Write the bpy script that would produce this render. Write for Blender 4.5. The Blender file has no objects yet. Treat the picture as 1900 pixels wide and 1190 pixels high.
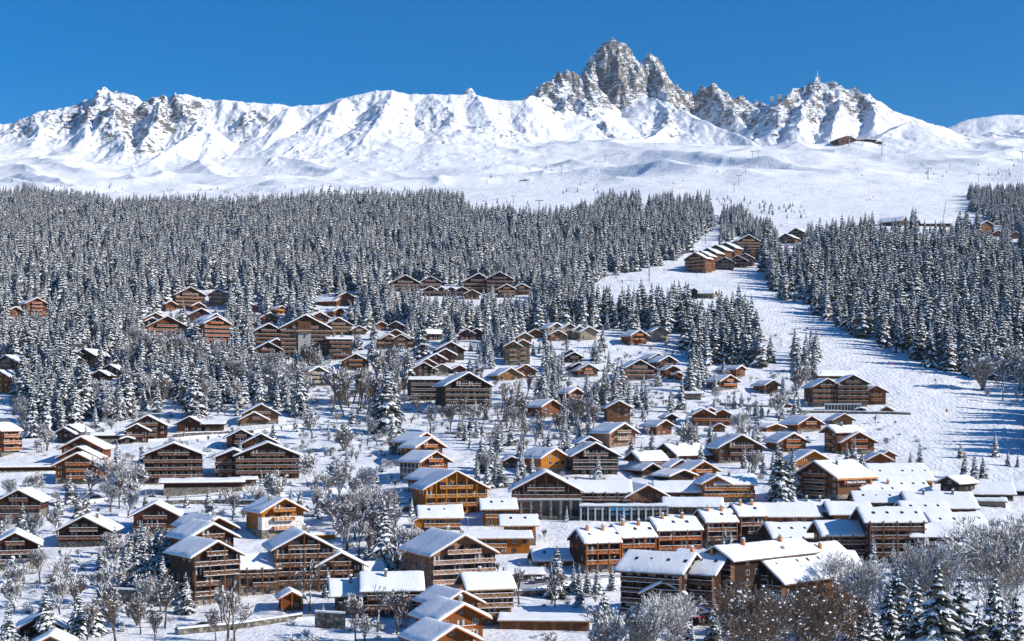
import bpy, math, random
import numpy as np
from mathutils import Matrix, Vector
R = math.radians
F = 2610.0
CX, CY = 950.0, 760.0      # vanishing point and horizon row of the photograph
COL = bpy.context.scene.collection
rnd = random.Random(7)

# ------------------------------------------------------------------ noise
def _h(ix, iy, s):
    n = (ix.astype(np.int64)*374761393 + iy.astype(np.int64)*668265263 + s*1274126177) & 0x7fffffff
    n = ((n ^ (n >> 13)) * 1274126177) & 0x7fffffff
    n = ((n ^ (n >> 15)) * 2246822519) & 0x7fffffff
    return ((n ^ (n >> 16)) & 0xffffff) / 16777215.0
def vn(x, y, s=0):
    ix = np.floor(x); iy = np.floor(y); fx = x-ix; fy = y-iy
    ux = fx*fx*fx*(fx*(fx*6-15)+10); uy = fy*fy*fy*(fy*(fy*6-15)+10)
    a = _h(ix, iy, s); b = _h(ix+1, iy, s); c = _h(ix, iy+1, s); d = _h(ix+1, iy+1, s)
    return (a+(b-a)*ux+(c-a)*uy+(a-b-c+d)*ux*uy)*2-1
def fbm(x, y, o=5, s=0, g=0.5):
    t = np.zeros_like(x); a = 1.0; n = 0
    for i in range(o):
        t += a*vn(x, y, s+i*17); n += a; a *= g; x, y = x*1.9+y*0.6+3.1, y*1.9-x*0.6+7.7
    return t/n
def ridged(x, y, o=5, s=0, g=0.52):
    t = np.zeros_like(x); a = 1.0; n = 0; w = 1.0
    for i in range(o):
        v = 1-np.abs(vn(x, y, s+i*31)); v = v*v*w; w = np.clip(v*1.6, 0, 1)
        t += a*v; n += a; a *= g; x, y = x*1.85+y*0.7+1.3, y*1.85-x*0.7+9.1
    return t/n

# ------------------------------------------------------------------ terrain
VY = [0, 60, 345, 405, 480, 570, 690, 830, 1000, 1130, 1250, 1450]
VP = [None, None, 1190, 1100, 1000, 900, 800, 700, 600, 540, 500, 450]
VZ = [0 if p is None else -(p-CY)/F*y for y, p in zip(VY, VP)]
VZ[0] = VZ[1] = VZ[2] = -(1190-CY)/F*345
def zz(py, y): return -(py-CY)/F*y
PK = [-300, 550, 1000, 1300, 1900, 2300]
PF = [
 ([1750, 2050, 2600, 3000, 3400, 3800, 5600], [zz(404,1750), zz(373,2050), zz(350,2600), zz(324,3000), zz(288,3400), 730, 854]),
 ([1750, 2050, 2600, 3000, 3400, 3800, 5600], [zz(404,1750), zz(375,2050), zz(352,2600), zz(326,3000), zz(288,3400), 730, 854]),
 ([1750, 2050, 2600, 3000, 3400, 3800, 5600], [zz(402,1750), zz(372,2050), zz(340,2600), zz(312,3000), zz(280,3500), 720, 854]),
 ([1750, 2050, 2600, 3000, 3200, 3800, 5600], [zz(402,1750), zz(366,2050), zz(312,2600), zz(272,3000), zz(264,3200), 690, 874]),
 ([1750, 2050, 2600, 3000, 3400, 3800, 5600], [zz(404,1750), zz(368,2050), zz(322,2600), zz(288,3000), zz(265,3400), 720, 874]),
 ([1750, 2050, 2600, 3000, 3400, 3800, 5600], [zz(404,1750), zz(370,2050), zz(325,2600), zz(290,3000), zz(268,3400), 720, 874]),
]
def smooth(a, b, x):
    t = np.clip((x-a)/float(b-a), 0, 1); return t*t*(3-2*t)
# ridge lines: lists of (px, py, depth, side slope)
def RL(Y, s, pts): return [(a, b, (c[0] if c else Y), (c[1] if len(c) > 1 else s)) for a, b, *c in pts]
RIDGES = [
 RL(3750, .80, [(-300,285),(-100,250),(0,224),(60,203),(130,182),(170,168),(205,158),(228,163),(255,167),(270,176),(285,163),(330,171),(395,186),(450,188),(540,196),(600,190),(640,179),(680,170),(730,162),(760,170),(850,173)]),
 RL(3750, .80, [(850,173),(873,172),(940,186),(975,184),(1000,172,3850)]),
 RL(3850, 1.5, [(861,173),(867,163),(876,162),(884,172)]),
 RL(3900, .85, [(1000,172),(1060,168,4100),(1120,165,4250),(1190,163,4250),(1250,172,4250),(1300,185,4250),(1400,200,4200),(1440,200,4200)]),
 RL(4050, 1.35, [(980,176),(988,166),(1000,154),(1010,158),(1020,141),(1045,131),(1064,126),(1068,128),(1076,142),(1086,132)]),
 RL(4200, 1.9, [(1084,130),(1090,120),(1104,98),(1112,85),(1119,79),(1127,72),(1142,70),(1157,74),(1165,82),(1170,96)]),
 RL(4220, 2.6, [(1168,100),(1172,96),(1176,98),(1177,116),(1181,122)]),
 RL(4170, 2.2, [(1140,84,4190),(1146,110,4150),(1155,150,4090)]),
 RL(4170, 2.0, [(1108,102,4190),(1100,125,4140),(1095,155,4060)]),
 RL(4260, 1.7, [(1181,122),(1190,108),(1200,97),(1206,92),(1212,100),(1219,104),(1224,118),(1232,135),(1243,147)]),
 RL(4200, 1.8, [(1212,104,4240),(1222,130,4170),(1228,160,4080),(1240,175,4000)]),
 RL(4260, 1.25, [(1243,147),(1256,158),(1275,164),(1283,170),(1300,160),(1308,162),(1320,153),(1330,158),(1338,168),(1347,166),(1356,178),(1368,183),(1377,179),(1386,186),(1398,184),(1413,186)]),
 # spurs in the central massif
 RL(3900, .62, [(1040,140,4030),(1065,175,3930),(1075,195,3870)]),
 RL(3900, 1.0, [(1000,160,4020),(1040,170,3950),(1085,180,3870)]),
 RL(3900, .55, [(1178,165,4180),(1215,180,4050),(1262,200,3900),(1300,220,3800),(1345,240,3700),(1400,262,3560)]),
 RL(3900, .75, [(1215,182,4050),(1240,205,3880),(1238,225,3760),(1210,248,3600),(1192,262,3480)]),
 RL(3900, .70, [(1100,165,4100),(1110,185,3980),(1105,200,3900)]),
 RL(3700, 1.2, [(1118,222,3750),(1128,228,3700)]),
 RL(3900, .9, [(1330,165,4200),(1360,205,4000),(1385,235,3850)]),
 # right massif
 RL(4050, .85, [(1413,190),(1440,178),(1470,160),(1490,152),(1505,143),(1517,142),(1535,150),(1560,158),(1585,163),(1605,172),(1612,182),(1650,195),(1700,214),(1745,233),(1800,262),(1900,300)]),
 RL(4050, .75, [(1470,160,4020),(1450,200,3850),(1432,240,3680)]),
 RL(4050, .75, [(1515,143,4040),(1492,190,3840),(1480,235,3640)]),
 RL(4050, .70, [(1560,158,4040),(1555,195,3840),(1540,245,3580)]),
 RL(4050, .60, [(1605,172,4030),(1625,205,3830),(1620,235,3650)]),
 RL(3500, .45, [(1760,240,3750),(1715,226,3500),(1690,224,3450),(1650,240,3380),(1615,262,3300)]),
 RL(4700, .35, [(1720,250),(1770,232),(1800,221),(1850,212),(1900,213),(2000,214),(2300,225)]),
 # left massif spurs
 RL(3700, 0.69, [(60,203,3740),(75,232,3600),(60,262,3450)]),
 RL(3700, 0.77, [(150,176,3740),(165,215,3580),(155,250,3430)]),
 RL(3700, 0.82, [(205,158,3740),(215,200,3560),(222,238,3430),(232,265,3330)]),
 RL(3700, 0.82, [(285,165,3740),(300,205,3560),(275,240,3430),(262,262,3350)]),
 RL(3700, 0.73, [(330,171,3740),(345,200,3600),(380,225,3470),(330,262,3330),(280,295,3230)]),
 RL(3700, 0.73, [(440,190,3740),(470,218,3620),(485,232,3560)]),
 RL(3700, 0.49, [(540,197,3740),(520,230,3580),(490,270,3400)]),
 RL(3700, 0.53, [(640,179,3740),(610,215,3560),(600,245,3440)]),
 RL(3700, 0.53, [(730,163,3740),(712,205,3560),(690,235,3420),(672,258,3330)]),
 RL(3700, 0.49, [(800,172,3740),(850,215,3560),(900,240,3450)]),
 RL(3700, 0.53, [(885,175,3740),(915,215,3600),(935,240,3500)]),
 RL(3500, 0.60, [(590,250,3450),(548,268,3330),(520,288,3260),(500,305,3180)]),
 RL(3500, 0.49, [(660,270,3350),(648,300,3220),(640,312,3160)]),
 RL(3300, 0.43, [(740,290,3250),(720,305,3150),(700,318,3080)]),
 RL(3000, 0.26, [(1180,290,3100),(1100,302,3000),(1040,318,2900)]),
 RL(3000, 0.24, [(1400,270,3100),(1300,300,2900),(1230,318,2750)]),
]
CRAGS = [  # px, depth, radius px, radius depth, amplitude of rock relief
 (40,3700,60,160,20),(150,3680,90,190,30),(230,3560,60,200,30),(310,3640,90,200,32),(350,3500,70,150,20),(270,3380,60,110,18),(465,3630,45,110,26),
 (600,3550,70,160,12),(740,3560,60,150,14),(830,3580,70,150,16),(930,3560,60,150,18),
 (1020,4000,70,200,34),(1080,3960,60,160,30),(1135,4150,60,140,20),(1215,4180,45,140,18),(1290,4200,80,170,30),(1370,4100,70,220,34),
 (1125,3730,16,60,16),(1235,3800,50,180,20),(1450,3900,60,260,30),(1515,3950,60,260,32),(1590,3960,60,200,26),(1650,3980,50,140,14),
 (560,3290,50,90,12),(1850,4300,90,300,10),(650,3300,40,80,8)]
def ground(x, y, fine=True):
    """height of the land at x, y (arrays)"""
    x = np.asarray(x, float); y = np.asarray(y, float)
    px = CX + x/np.maximum(y, 1)*F
    z = np.interp(y, VY, VZ)
    far = y > 1450
    if np.any(far):
        zf = np.stack([np.interp(y, [1450]+a, [VZ[-1]]+b) for a, b in PF])
        i = np.clip(np.searchsorted(PK, px)-1, 0, len(PK)-2)
        k = np.array(PK, float); t = np.clip((px-k[i])/(k[i+1]-k[i]), 0, 1); t = t*t*(3-2*t)
        f0 = np.take_along_axis(zf, i[None], 0)[0]; f1 = np.take_along_axis(zf, i[None]+1, 0)[0]
        z = np.where(far, f0+(f1-f0)*t, z)
    # village relief
    vm = smooth(300, 420, y)*(1-smooth(2200, 2700, y))
    z = z + vm*(1.7*fbm(x/70, y/70, 3, 5)+0.35*fbm(x/14, y/14, 2, 9))
    # rolling relief of the high bowl
    hm = smooth(2100, 2500, y)*(1-smooth(3500, 3800, y))
    z = z + hm*(17*fbm(x/300+2, y/260, 3, 21)+29*(ridged(x/230+y/420, y/260, 3, 24)-.5)*smooth(2250, 2700, y)+4.5*fbm(x/80, y/80, 3, 27))
    # deep shelf under the near frame edge
    return z
SH = (CY-595)/F      # mean tilt of the land towards the peaks
def mountains(x, y, z):
    px = CX + x/y*F
    wx = x + 15*fbm(x/55, y/55, 4, 77); wy = y + 34*fbm(x/40+9, y/70, 5, 78, .6)
    top = np.full_like(z, -1e3)
    for rl in RIDGES:
        P = [((a-CX)/F*Y, Y, zz(b, Y)-SH*Y, s) for a, b, Y, s in rl]
        for (x0, y0, z0, s0), (x1, y1, z1, s1) in zip(P[:-1], P[1:]):
            reach = (max(z0, z1)-150)/min(s0, s1)
            m = (x > min(x0, x1)-reach) & (x < max(x0, x1)+reach) & (y > min(y0, y1)-reach) & (y < max(y0, y1)+reach)
            if not m.any(): continue
            ww = min(1., max(.4, max(s0, s1)*1.2-.45)); X = x[m]+(wx[m]-x[m])*ww; Y = y[m]+(wy[m]-y[m])*ww*.9
            dx, dy = x1-x0, y1-y0; L2 = dx*dx+dy*dy+1e-6
            t = np.clip(((X-x0)*dx+(Y-y0)*dy)/L2, 0, 1)
            d = np.hypot(X-x0-t*dx, Y-y0-t*dy); sl = s0+(s1-s0)*t
            zr = z0+(z1-z0)*t
            # steep at the crest, easing towards the foot
            v = zr - sl*(d - 0.00045*np.minimum(d, 500)**2*(sl < 1.0))
            top[m] = np.maximum(top[m], v+SH*y[m])
    k = 9.0+16*smooth(1050, 850, px)
    h = np.clip(0.5+0.5*(top-z)/k/2, 0, 1)
    zn = z*(1-h)+top*h+k*2*h*(1-h)*0.5
    amp = np.zeros_like(z)
    for cx, cy, rx, ry, a in CRAGS:
        amp = np.maximum(amp, a*np.exp(-(((px-cx)/rx)**2+((y-cy)/ry)**2)))
    up = smooth(-10, 25, top-z)
    r = ridged(x/95+3, y/120, 6, 41)
    r2 = ridged(x/26, y/34, 4, 55)
    zn = zn + amp*((r-0.55)*1.5+(r2-.5)*.55) + up*(4.5*(ridged(x/130, y/220, 4, 60)-.5)*2) \
         + up*2.2*fbm(x/28, y/28, 3, 61)
    # scattered small outcrops
    o = smooth(.42, .75, fbm(x/38+50, y/30, 3, 90))
    zn = zn + o*7*smooth(2500, 2900, y)*(vn(x/9, y/9, 93)*.4+.6)*smooth(-60, 10, top-z)*(px < 1050)
    return zn, np.clip(amp/16, 0, 1)

def gz(x, y): return float(ground(np.array([float(x)]), np.array([float(y)]))[0])
_YS = np.concatenate([np.arange(150, 1500, 1.0), np.arange(1500, 3600, 4.0)])
def hit(px, py):
    """world point where the sight line through a photo pixel meets the ground"""
    x = (px-CX)/F*_YS; g = ground(x, _YS); ray = -(py-CY)/F*_YS
    i = np.argmax(g > ray)
    if not (g > ray)[i]: i = len(_YS)-1
    y = _YS[i]
    return float(x[i]), float(y), float(g[i])
def proj(x, y, z): return CX+x/y*F, CY-z/y*F

# ------------------------------------------------------------------ mesh builder
class MB:
    def __init__(s): s.v = []; s.f = []; s.m = []
    def quad(s, a, b, c, d, m=0):
        n = len(s.v); s.v += [a, b, c, d]; s.f.append((n, n+1, n+2, n+3)); s.m.append(m)
    def tri(s, a, b, c, m=0):
        n = len(s.v); s.v += [a, b, c]; s.f.append((n, n+1, n+2)); s.m.append(m)
    def box(s, x0, x1, y0, y1, z0, z1, m=0):
        n = len(s.v)
        s.v += [(x0,y0,z0),(x1,y0,z0),(x1,y1,z0),(x0,y1,z0),(x0,y0,z1),(x1,y0,z1),(x1,y1,z1),(x0,y1,z1)]
        for f in ((0,3,2,1),(4,5,6,7),(0,1,5,4),(1,2,6,5),(2,3,7,6),(3,0,4,7)):
            s.f.append(tuple(n+i for i in f)); s.m.append(m)
    def prism(s, pts, ax0, ax1, m=0):
        """polygon pts (x,z) swept along y"""
        n = len(s.v); k = len(pts)
        s.v += [(x, ax0, z) for x, z in pts]+[(x, ax1, z) for x, z in pts]
        s.f.append(tuple(n+i for i in range(k))); s.m.append(m)
        s.f.append(tuple(n+k+i for i in reversed(range(k)))); s.m.append(m)
        for i in range(k):
            j = (i+1) % k
            s.f.append((n+i, n+k+i, n+k+j, n+j)); s.m.append(m)
    def tube(s, p, q, r0, r1, k=4, m=0):
        p = Vector(p); q = Vector(q); d = (q-p)
        if d.length < 1e-5: return
        d.normalize(); u = d.orthogonal().normalized(); w = d.cross(u); n = len(s.v)
        for c, r in ((p, r0), (q, r1)):
            for i in range(k):
                a = i*2*math.pi/k; s.v.append(tuple(c+u*(r*math.cos(a))+w*(r*math.sin(a))))
        for i in range(k):
            j = (i+1) % k; s.f.append((n+i, n+j, n+k+j, n+k+i)); s.m.append(m)
    def blob(s, c, r, k=6, m=0, sq=1.0, jit=.12):
        n = len(s.v); rr = random.Random(int(abs(c[0])*91+abs(c[2])*37)+k)
        rings = [(-.35, .85), (.15, 1.0), (.62, .72), (1.0, .0)]
        for h, q in rings[:-1]:
            for i in range(k):
                a = i*2*math.pi/k; j = 1+rr.uniform(-jit, jit)
                s.v.append((c[0]+r*q*j*math.cos(a), c[1]+r*q*j*math.sin(a), c[2]+r*h*sq))
        s.v.append((c[0], c[1], c[2]+r*.85*sq)); t = n+3*k
        for g in range(2):
            for i in range(k):
                j = (i+1) % k; s.f.append((n+g*k+i, n+g*k+j, n+g*k+k+j, n+g*k+k+i)); s.m.append(m)
        for i in range(k): s.f.append((n+2*k+i, n+2*k+(i+1) % k, t)); s.m.append(m)
    def mesh(s, name, mats, smooth_=False):
        me = bpy.data.meshes.new(name); me.from_pydata(s.v, [], s.f)
        for m in mats: me.materials.append(m)
        me.polygons.foreach_set('material_index', s.m)
        if smooth_: me.polygons.foreach_set('use_smooth', [True]*len(s.f))
        me.update(); return me
    def build(s, name, mats, parent=None, mat=None, smooth_=False):
        if not isinstance(mats, (list, tuple)): mats = [mats]
        return link(name, s.mesh(name, mats, smooth_), parent, mat)
def link(name, me, parent=None, mat=None):
    o = bpy.data.objects.new(name, me); COL.objects.link(o)
    if parent is not None: o.parent = parent
    if mat is not None: o.matrix_basis = mat
    return o
def tag(o, label=None, cat=None, group=None, kind=None):
    if label: o['label'] = label
    if cat: o['category'] = cat
    if group: o['group'] = group
    if kind: o['kind'] = kind
    return o
def empty(name, loc, rz, label, cat, group=None):
    o = bpy.data.objects.new(name, None); COL.objects.link(o); o.empty_display_size = .5
    o.location = loc; o.rotation_euler = (0, 0, rz)
    return tag(o, label, cat, group)

# ------------------------------------------------------------------ materials
def mat_new(name):
    m = bpy.data.materials.new(name); m.use_nodes = True; nt = m.node_tree
    return m, nt, nt.nodes['Principled BSDF']
def N(nt, t, **k):
    n = nt.nodes.new(t)
    for a, v in k.items():
        if a.startswith('i_'): n.inputs[int(a[2:]) if a[2:].isdigit() else a[2:].replace('_', ' ')].default_value = v
        else: setattr(n, a, v)
    return n
def ramp(nt, src, stops):
    r = nt.nodes.new('ShaderNodeValToRGB'); nt.links.new(src, r.inputs[0]); e = r.color_ramp.elements
    e[0].position, e[0].color = stops[0][0], tuple(stops[0][1])+(1,)
    e[1].position, e[1].color = stops[-1][0], tuple(stops[-1][1])+(1,)
    for p, c in stops[1:-1]:
        q = e.new(p); q.color = tuple(c)+(1,)
    return r.outputs[0]
def mixc(nt, f, a, b):
    n = nt.nodes.new('ShaderNodeMix'); n.data_type = 'RGBA'
    for i, v in ((0, f), (6, a), (7, b)):
        if hasattr(v, 'is_linked'): nt.links.new(v, n.inputs[i])
        elif isinstance(v, tuple): n.inputs[i].default_value = v+(1,)
        else: n.inputs[i].default_value = v
    return n.outputs[2]
def math_(nt, op, a, b=None, c=None, clamp=False):
    n = nt.nodes.new('ShaderNodeMath'); n.operation = op; n.use_clamp = clamp
    for i, v in enumerate((a, b, c)):
        if v is None: continue
        if hasattr(v, 'is_linked'): nt.links.new(v, n.inputs[i])
        else: n.inputs[i].default_value = v
    return n.outputs[0]
def noise(nt, vec, scale, detail=4, rough=.55, dim='3D'):
    n = N(nt, 'ShaderNodeTexNoise'); n.inputs['Scale'].default_value = scale
    n.inputs['Detail'].default_value = detail; n.inputs['Roughness'].default_value = rough
    if vec is not None: nt.links.new(vec, n.inputs['Vector'])
    return n.outputs['Fac']
def scalev(nt, vec, s):
    n = N(nt, 'ShaderNodeVectorMath', operation='MULTIPLY'); nt.links.new(vec, n.inputs[0]); n.inputs[1].default_value = s
    return n.outputs[0]
SNOW = (.86, .875, .90)
def m_snow():
    m, nt, b = mat_new('snow'); g = N(nt, 'ShaderNodeNewGeometry')
    n = noise(nt, g.outputs['Position'], 1.3, 5); bp = N(nt, 'ShaderNodeBump'); bp.inputs['Distance'].default_value = .35; bp.inputs['Strength'].default_value = .35
    nt.links.new(n, bp.inputs['Height']); nt.links.new(bp.outputs[0], b.inputs['Normal'])
    b.inputs['Base Color'].default_value = SNOW+(1,); b.inputs['Roughness'].default_value = .65
    b.inputs['Specular IOR Level'].default_value = .25
    return m
def m_ground():
    m, nt, b = mat_new('snow_ground'); g = N(nt, 'ShaderNodeNewGeometry'); P = g.outputs['Position']
    at = N(nt, 'ShaderNodeAttribute', attribute_name='piste'); pist = at.outputs['Fac']
    n1 = noise(nt, P, .9, 6, .6); n2 = noise(nt, P, .09, 4)
    # moguls and carved tracks
    w = N(nt, 'ShaderNodeTexWave', wave_type='BANDS', bands_direction='X'); nt.links.new(P, w.inputs['Vector'])
    w.inputs['Scale'].default_value = .10; w.inputs['Distortion'].default_value = 9; w.inputs['Detail'].default_value = 3; w.inputs['Detail Scale'].default_value = 1.6
    vo = N(nt, 'ShaderNodeTexVoronoi', feature='SMOOTH_F1'); nt.links.new(P, vo.inputs['Vector']); vo.inputs['Scale'].default_value = .16
    tr = math_(nt, 'ADD', math_(nt, 'MULTIPLY', w.outputs['Fac'], .8), math_(nt, 'MULTIPLY', vo.outputs['Distance'], .9))
    h = math_(nt, 'ADD', math_(nt, 'MULTIPLY', n1, .8), math_(nt, 'MULTIPLY', n2, 3.0))
    h = math_(nt, 'ADD', h, math_(nt, 'MULTIPLY', tr, math_(nt, 'MULTIPLY', pist, .26)))
    bp = N(nt, 'ShaderNodeBump'); bp.inputs['Distance'].default_value = 1.0; bp.inputs['Strength'].default_value = .55
    nt.links.new(h, bp.inputs['Height']); nt.links.new(bp.outputs[0], b.inputs['Normal'])
    # earth and dry grass showing where it is steep or trodden
    e = noise(nt, P, .35, 6, .7)
    sp = N(nt, 'ShaderNodeAttribute', attribute_name='scrub')
    f = math_(nt, 'MULTIPLY', ramp(nt, e, [(.56, (0,0,0)), (.68, (1,1,1))]), math_(nt, 'MULTIPLY', sp.outputs['Fac'], .65))
    c = mixc(nt, f, SNOW, (.14, .115, .09))
    nt.links.new(c, b.inputs['Base Color']); b.inputs['Roughness'].default_value = .7; b.inputs['Specular IOR Level'].default_value = .2
    return m
def m_mountain():
    m, nt, b = mat_new('snow_and_rock'); g = N(nt, 'ShaderNodeNewGeometry'); P = g.outputs['Position']
    at = N(nt, 'ShaderNodeAttribute', attribute_name='rock'); rk = at.outputs['Fac']
    sx = N(nt, 'ShaderNodeSeparateXYZ'); nt.links.new(g.outputs['True Normal'], sx.inputs[0]); nz = sx.outputs['Z']
    n1 = noise(nt, P, .035, 8, .68); mp = N(nt, 'ShaderNodeMapping'); nt.links.new(P, mp.inputs[0]); mp.inputs['Rotation'].default_value = (0, .45, .2); mp.inputs['Scale'].default_value = (.045, .06, .24)
    n2 = noise(nt, mp.outputs[0], 1.0, 7, .72)
    # steepness + patchy holding of snow
    s = math_(nt, 'ADD', math_(nt, 'MULTIPLY', math_(nt, 'SUBTRACT', rk, .95), .14), math_(nt, 'MINIMUM', math_(nt, 'SUBTRACT', .56, nz), .13))
    s = math_(nt, 'ADD', s, math_(nt, 'MULTIPLY', math_(nt, 'SUBTRACT', n1, .5), .8))
    s = math_(nt, 'ADD', s, math_(nt, 'MULTIPLY', math_(nt, 'SUBTRACT', n2, .5), 1.5))
    f = ramp(nt, s, [(.03, (0,0,0)), (.13, (1,1,1))])
    rc = ramp(nt, n1, [(.3, (.10,.10,.10)), (.5, (.19,.175,.16)), (.70, (.34,.26,.19))])
    c = mixc(nt, f, SNOW, rc); nt.links.new(c, b.inputs['Base Color'])
    pa = N(nt, 'ShaderNodeAttribute', attribute_name='piste')
    vo = N(nt, 'ShaderNodeTexVoronoi', feature='SMOOTH_F1'); nt.links.new(P, vo.inputs['Vector']); vo.inputs['Scale'].default_value = .16
    w = N(nt, 'ShaderNodeTexWave', wave_type='BANDS', bands_direction='X'); nt.links.new(P, w.inputs['Vector'])
    w.inputs['Scale'].default_value = .05; w.inputs['Distortion'].default_value = 18; w.inputs['Detail'].default_value = 3
    h = math_(nt, 'ADD', math_(nt, 'MULTIPLY', n2, math_(nt, 'ADD', math_(nt, 'MULTIPLY', f, 9.0), 1.2)), math_(nt, 'MULTIPLY', noise(nt, P, .02, 5), 6))
    h = math_(nt, 'ADD', h, math_(nt, 'MULTIPLY', math_(nt, 'ADD', w.outputs['Fac'], vo.outputs['Distance']), math_(nt, 'MULTIPLY', pa.outputs['Fac'], .28)))
    bp = N(nt, 'ShaderNodeBump'); bp.inputs['Distance'].default_value = 1.0; bp.inputs['Strength'].default_value = .8
    nt.links.new(h, bp.inputs['Height']); nt.links.new(bp.outputs[0], b.inputs['Normal'])
    b.inputs['Roughness'].default_value = .75; b.inputs['Specular IOR Level'].default_value = .2
    return m
def m_wood(name, col, plank=1.0, horiz=False):
    m, nt, b = mat_new(name); t = N(nt, 'ShaderNodeTexCoord'); P = t.outputs['Object']
    sc = (.5, .5, 9) if horiz else (7, 7, .5)
    a = noise(nt, scalev(nt, P, sc), 1.0, 3, .6); c = noise(nt, P, .28, 4)
    oi = N(nt, 'ShaderNodeObjectInfo')
    k = math_(nt, 'ADD', math_(nt, 'MULTIPLY', math_(nt, 'SUBTRACT', a, .5), 1.1*plank), math_(nt, 'MULTIPLY', math_(nt, 'SUBTRACT', c, .5), .9))
    k = math_(nt, 'ADD', k, math_(nt, 'MULTIPLY', math_(nt, 'SUBTRACT', oi.outputs['Random'], .5), .3))
    k = math_(nt, 'ADD', k, .5)
    r, g_, bl = col
    o = ramp(nt, k, [(.0, (r*.45, g_*.42, bl*.42)), (.5, col), (1., (min(1, r*1.45), min(1, g_*1.5), min(1, bl*1.5)))])
    nt.links.new(o, b.inputs['Base Color']); b.inputs['Roughness'].default_value = .75; b.inputs['Specular IOR Level'].default_value = .2
    return m
def m_stone(name='stone', a=(.13,.12,.105), c=(.42,.38,.32), sc=1.6):
    m, nt, b = mat_new(name); t = N(nt, 'ShaderNodeTexCoord'); P = t.outputs['Object']
    v = N(nt, 'ShaderNodeTexVoronoi'); nt.links.new(P, v.inputs['Vector']); v.inputs['Scale'].default_value = sc
    s = N(nt, 'ShaderNodeSeparateColor'); nt.links.new(v.outputs['Color'], s.inputs[0])
    o = ramp(nt, s.outputs[0], [(0, a), (.5, tuple((x+y)/2 for x, y in zip(a, c))), (1, c)])
    d = ramp(nt, v.outputs['Distance'], [(.3, (1,1,1)), (.62, (.45,.43,.4))])
    mx = N(nt, 'ShaderNodeMix'); mx.data_type = 'RGBA'; mx.blend_type = 'MULTIPLY'; mx.inputs[0].default_value = 1
    nt.links.new(o, mx.inputs[6]); nt.links.new(d, mx.inputs[7]); nt.links.new(mx.outputs[2], b.inputs['Base Color'])
    b.inputs['Roughness'].default_value = .9
    return m
def m_flat(name, col, rough=.6, var=.25, sc=2.0, metal=0):
    m, nt, b = mat_new(name); g = N(nt, 'ShaderNodeTexCoord'); n = noise(nt, g.outputs['Object'], sc, 4)
    lo = tuple(x*(1-var) for x in col); hi = tuple(min(1, x*(1+var)) for x in col)
    nt.links.new(ramp(nt, n, [(.3, lo), (.7, hi)]), b.inputs['Base Color']); b.inputs['Roughness'].default_value = rough
    b.inputs['Metallic'].default_value = metal
    return m
def m_glass(name, col, rough=.08):
    m, nt, b = mat_new(name); oi = N(nt, 'ShaderNodeObjectInfo')
    hi = tuple(min(1, x*2.2+.01) for x in col)
    nt.links.new(ramp(nt, oi.outputs['Random'], [(.35, col), (1, hi)]), b.inputs['Base Color'])
    b.inputs['Roughness'].default_value = rough; b.inputs['Specular IOR Level'].default_value = .7
    return m
def m_twig(name, col, thr, frost=(.80,.82,.85)):
    """bark that carries snow wherever it faces the sky"""
    m, nt, b = mat_new(name); g = N(nt, 'ShaderNodeNewGeometry'); s = N(nt, 'ShaderNodeSeparateXYZ')
    nt.links.new(g.outputs['True Normal'], s.inputs[0]); n = noise(nt, g.outputs['Position'], 1.1, 3)
    k = math_(nt, 'ADD', s.outputs['Z'], math_(nt, 'MULTIPLY', math_(nt, 'SUBTRACT', n, .5), 1.6))
    f = ramp(nt, k, [(max(0, thr-.06), (0,0,0)), (thr+.06, (1,1,1))])
    nt.links.new(mixc(nt, f, col, frost), b.inputs['Base Color']); b.inputs['Roughness'].default_value = .8
    return m
# ------------------------------------------------------------------ the snow-covered land
SNOWM = m_snow(); GROUNDM = m_ground(); MTM = m_mountain()
def inpoly(px, py, poly):
    c = np.zeros(px.shape, bool); n = len(poly); j = n-1
    for i in range(n):
        xi, yi = poly[i]; xj, yj = poly[j]
        c ^= ((yi > py) != (yj > py)) & (px < (xj-xi)*(py-yi)/(yj-yi+1e-9)+xi); j = i
    return c
PISTE = [(1395,545),(1440,560),(1560,615),(1660,665),(1750,700),(2100,735),(2100,960),(1900,915),(1700,860),(1600,800),(1570,760),(1560,690),(1500,650),(1400,610),(1270,560),(1100,545),(1110,510),(1280,490),(1430,490)]
PISTE2 = [(880,615),(975,612),(985,545),(950,540),(905,552),(885,590)]
HIGHP = [(1150,300),(1900,270),(1900,440),(1400,440),(1300,380),(860,400),(860,360),(1000,330)]
def grid(name, us, ys, fn, mat):
    U, Y = np.meshgrid(us, ys); X = U*Y
    Z, at = fn(X, Y)
    nr, nc = U.shape; V = np.stack([X.ravel(), Y.ravel(), Z.ravel()], 1)
    i = np.arange(nr*nc).reshape(nr, nc)
    Q = np.stack([i[:-1,:-1], i[:-1,1:], i[1:,1:], i[1:,:-1]], -1).reshape(-1, 4)
    me = bpy.data.meshes.new(name); me.vertices.add(len(V)); me.vertices.foreach_set('co', V.ravel().astype(np.float32))
    me.loops.add(Q.size); me.loops.foreach_set('vertex_index', Q.ravel().astype(np.int32))
    me.polygons.add(len(Q)); me.polygons.foreach_set('loop_start', np.arange(0, Q.size, 4, dtype=np.int32))
    me.update(calc_edges=True); me.validate()
    for k, a in at.items():
        q = me.attributes.new(k, 'FLOAT', 'POINT'); q.data.foreach_set('value', a.ravel().astype(np.float32))
    me.polygons.foreach_set('use_smooth', np.ones(len(Q), bool)); me.materials.append(mat)
    return tag(link(name, me), kind='structure')
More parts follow.
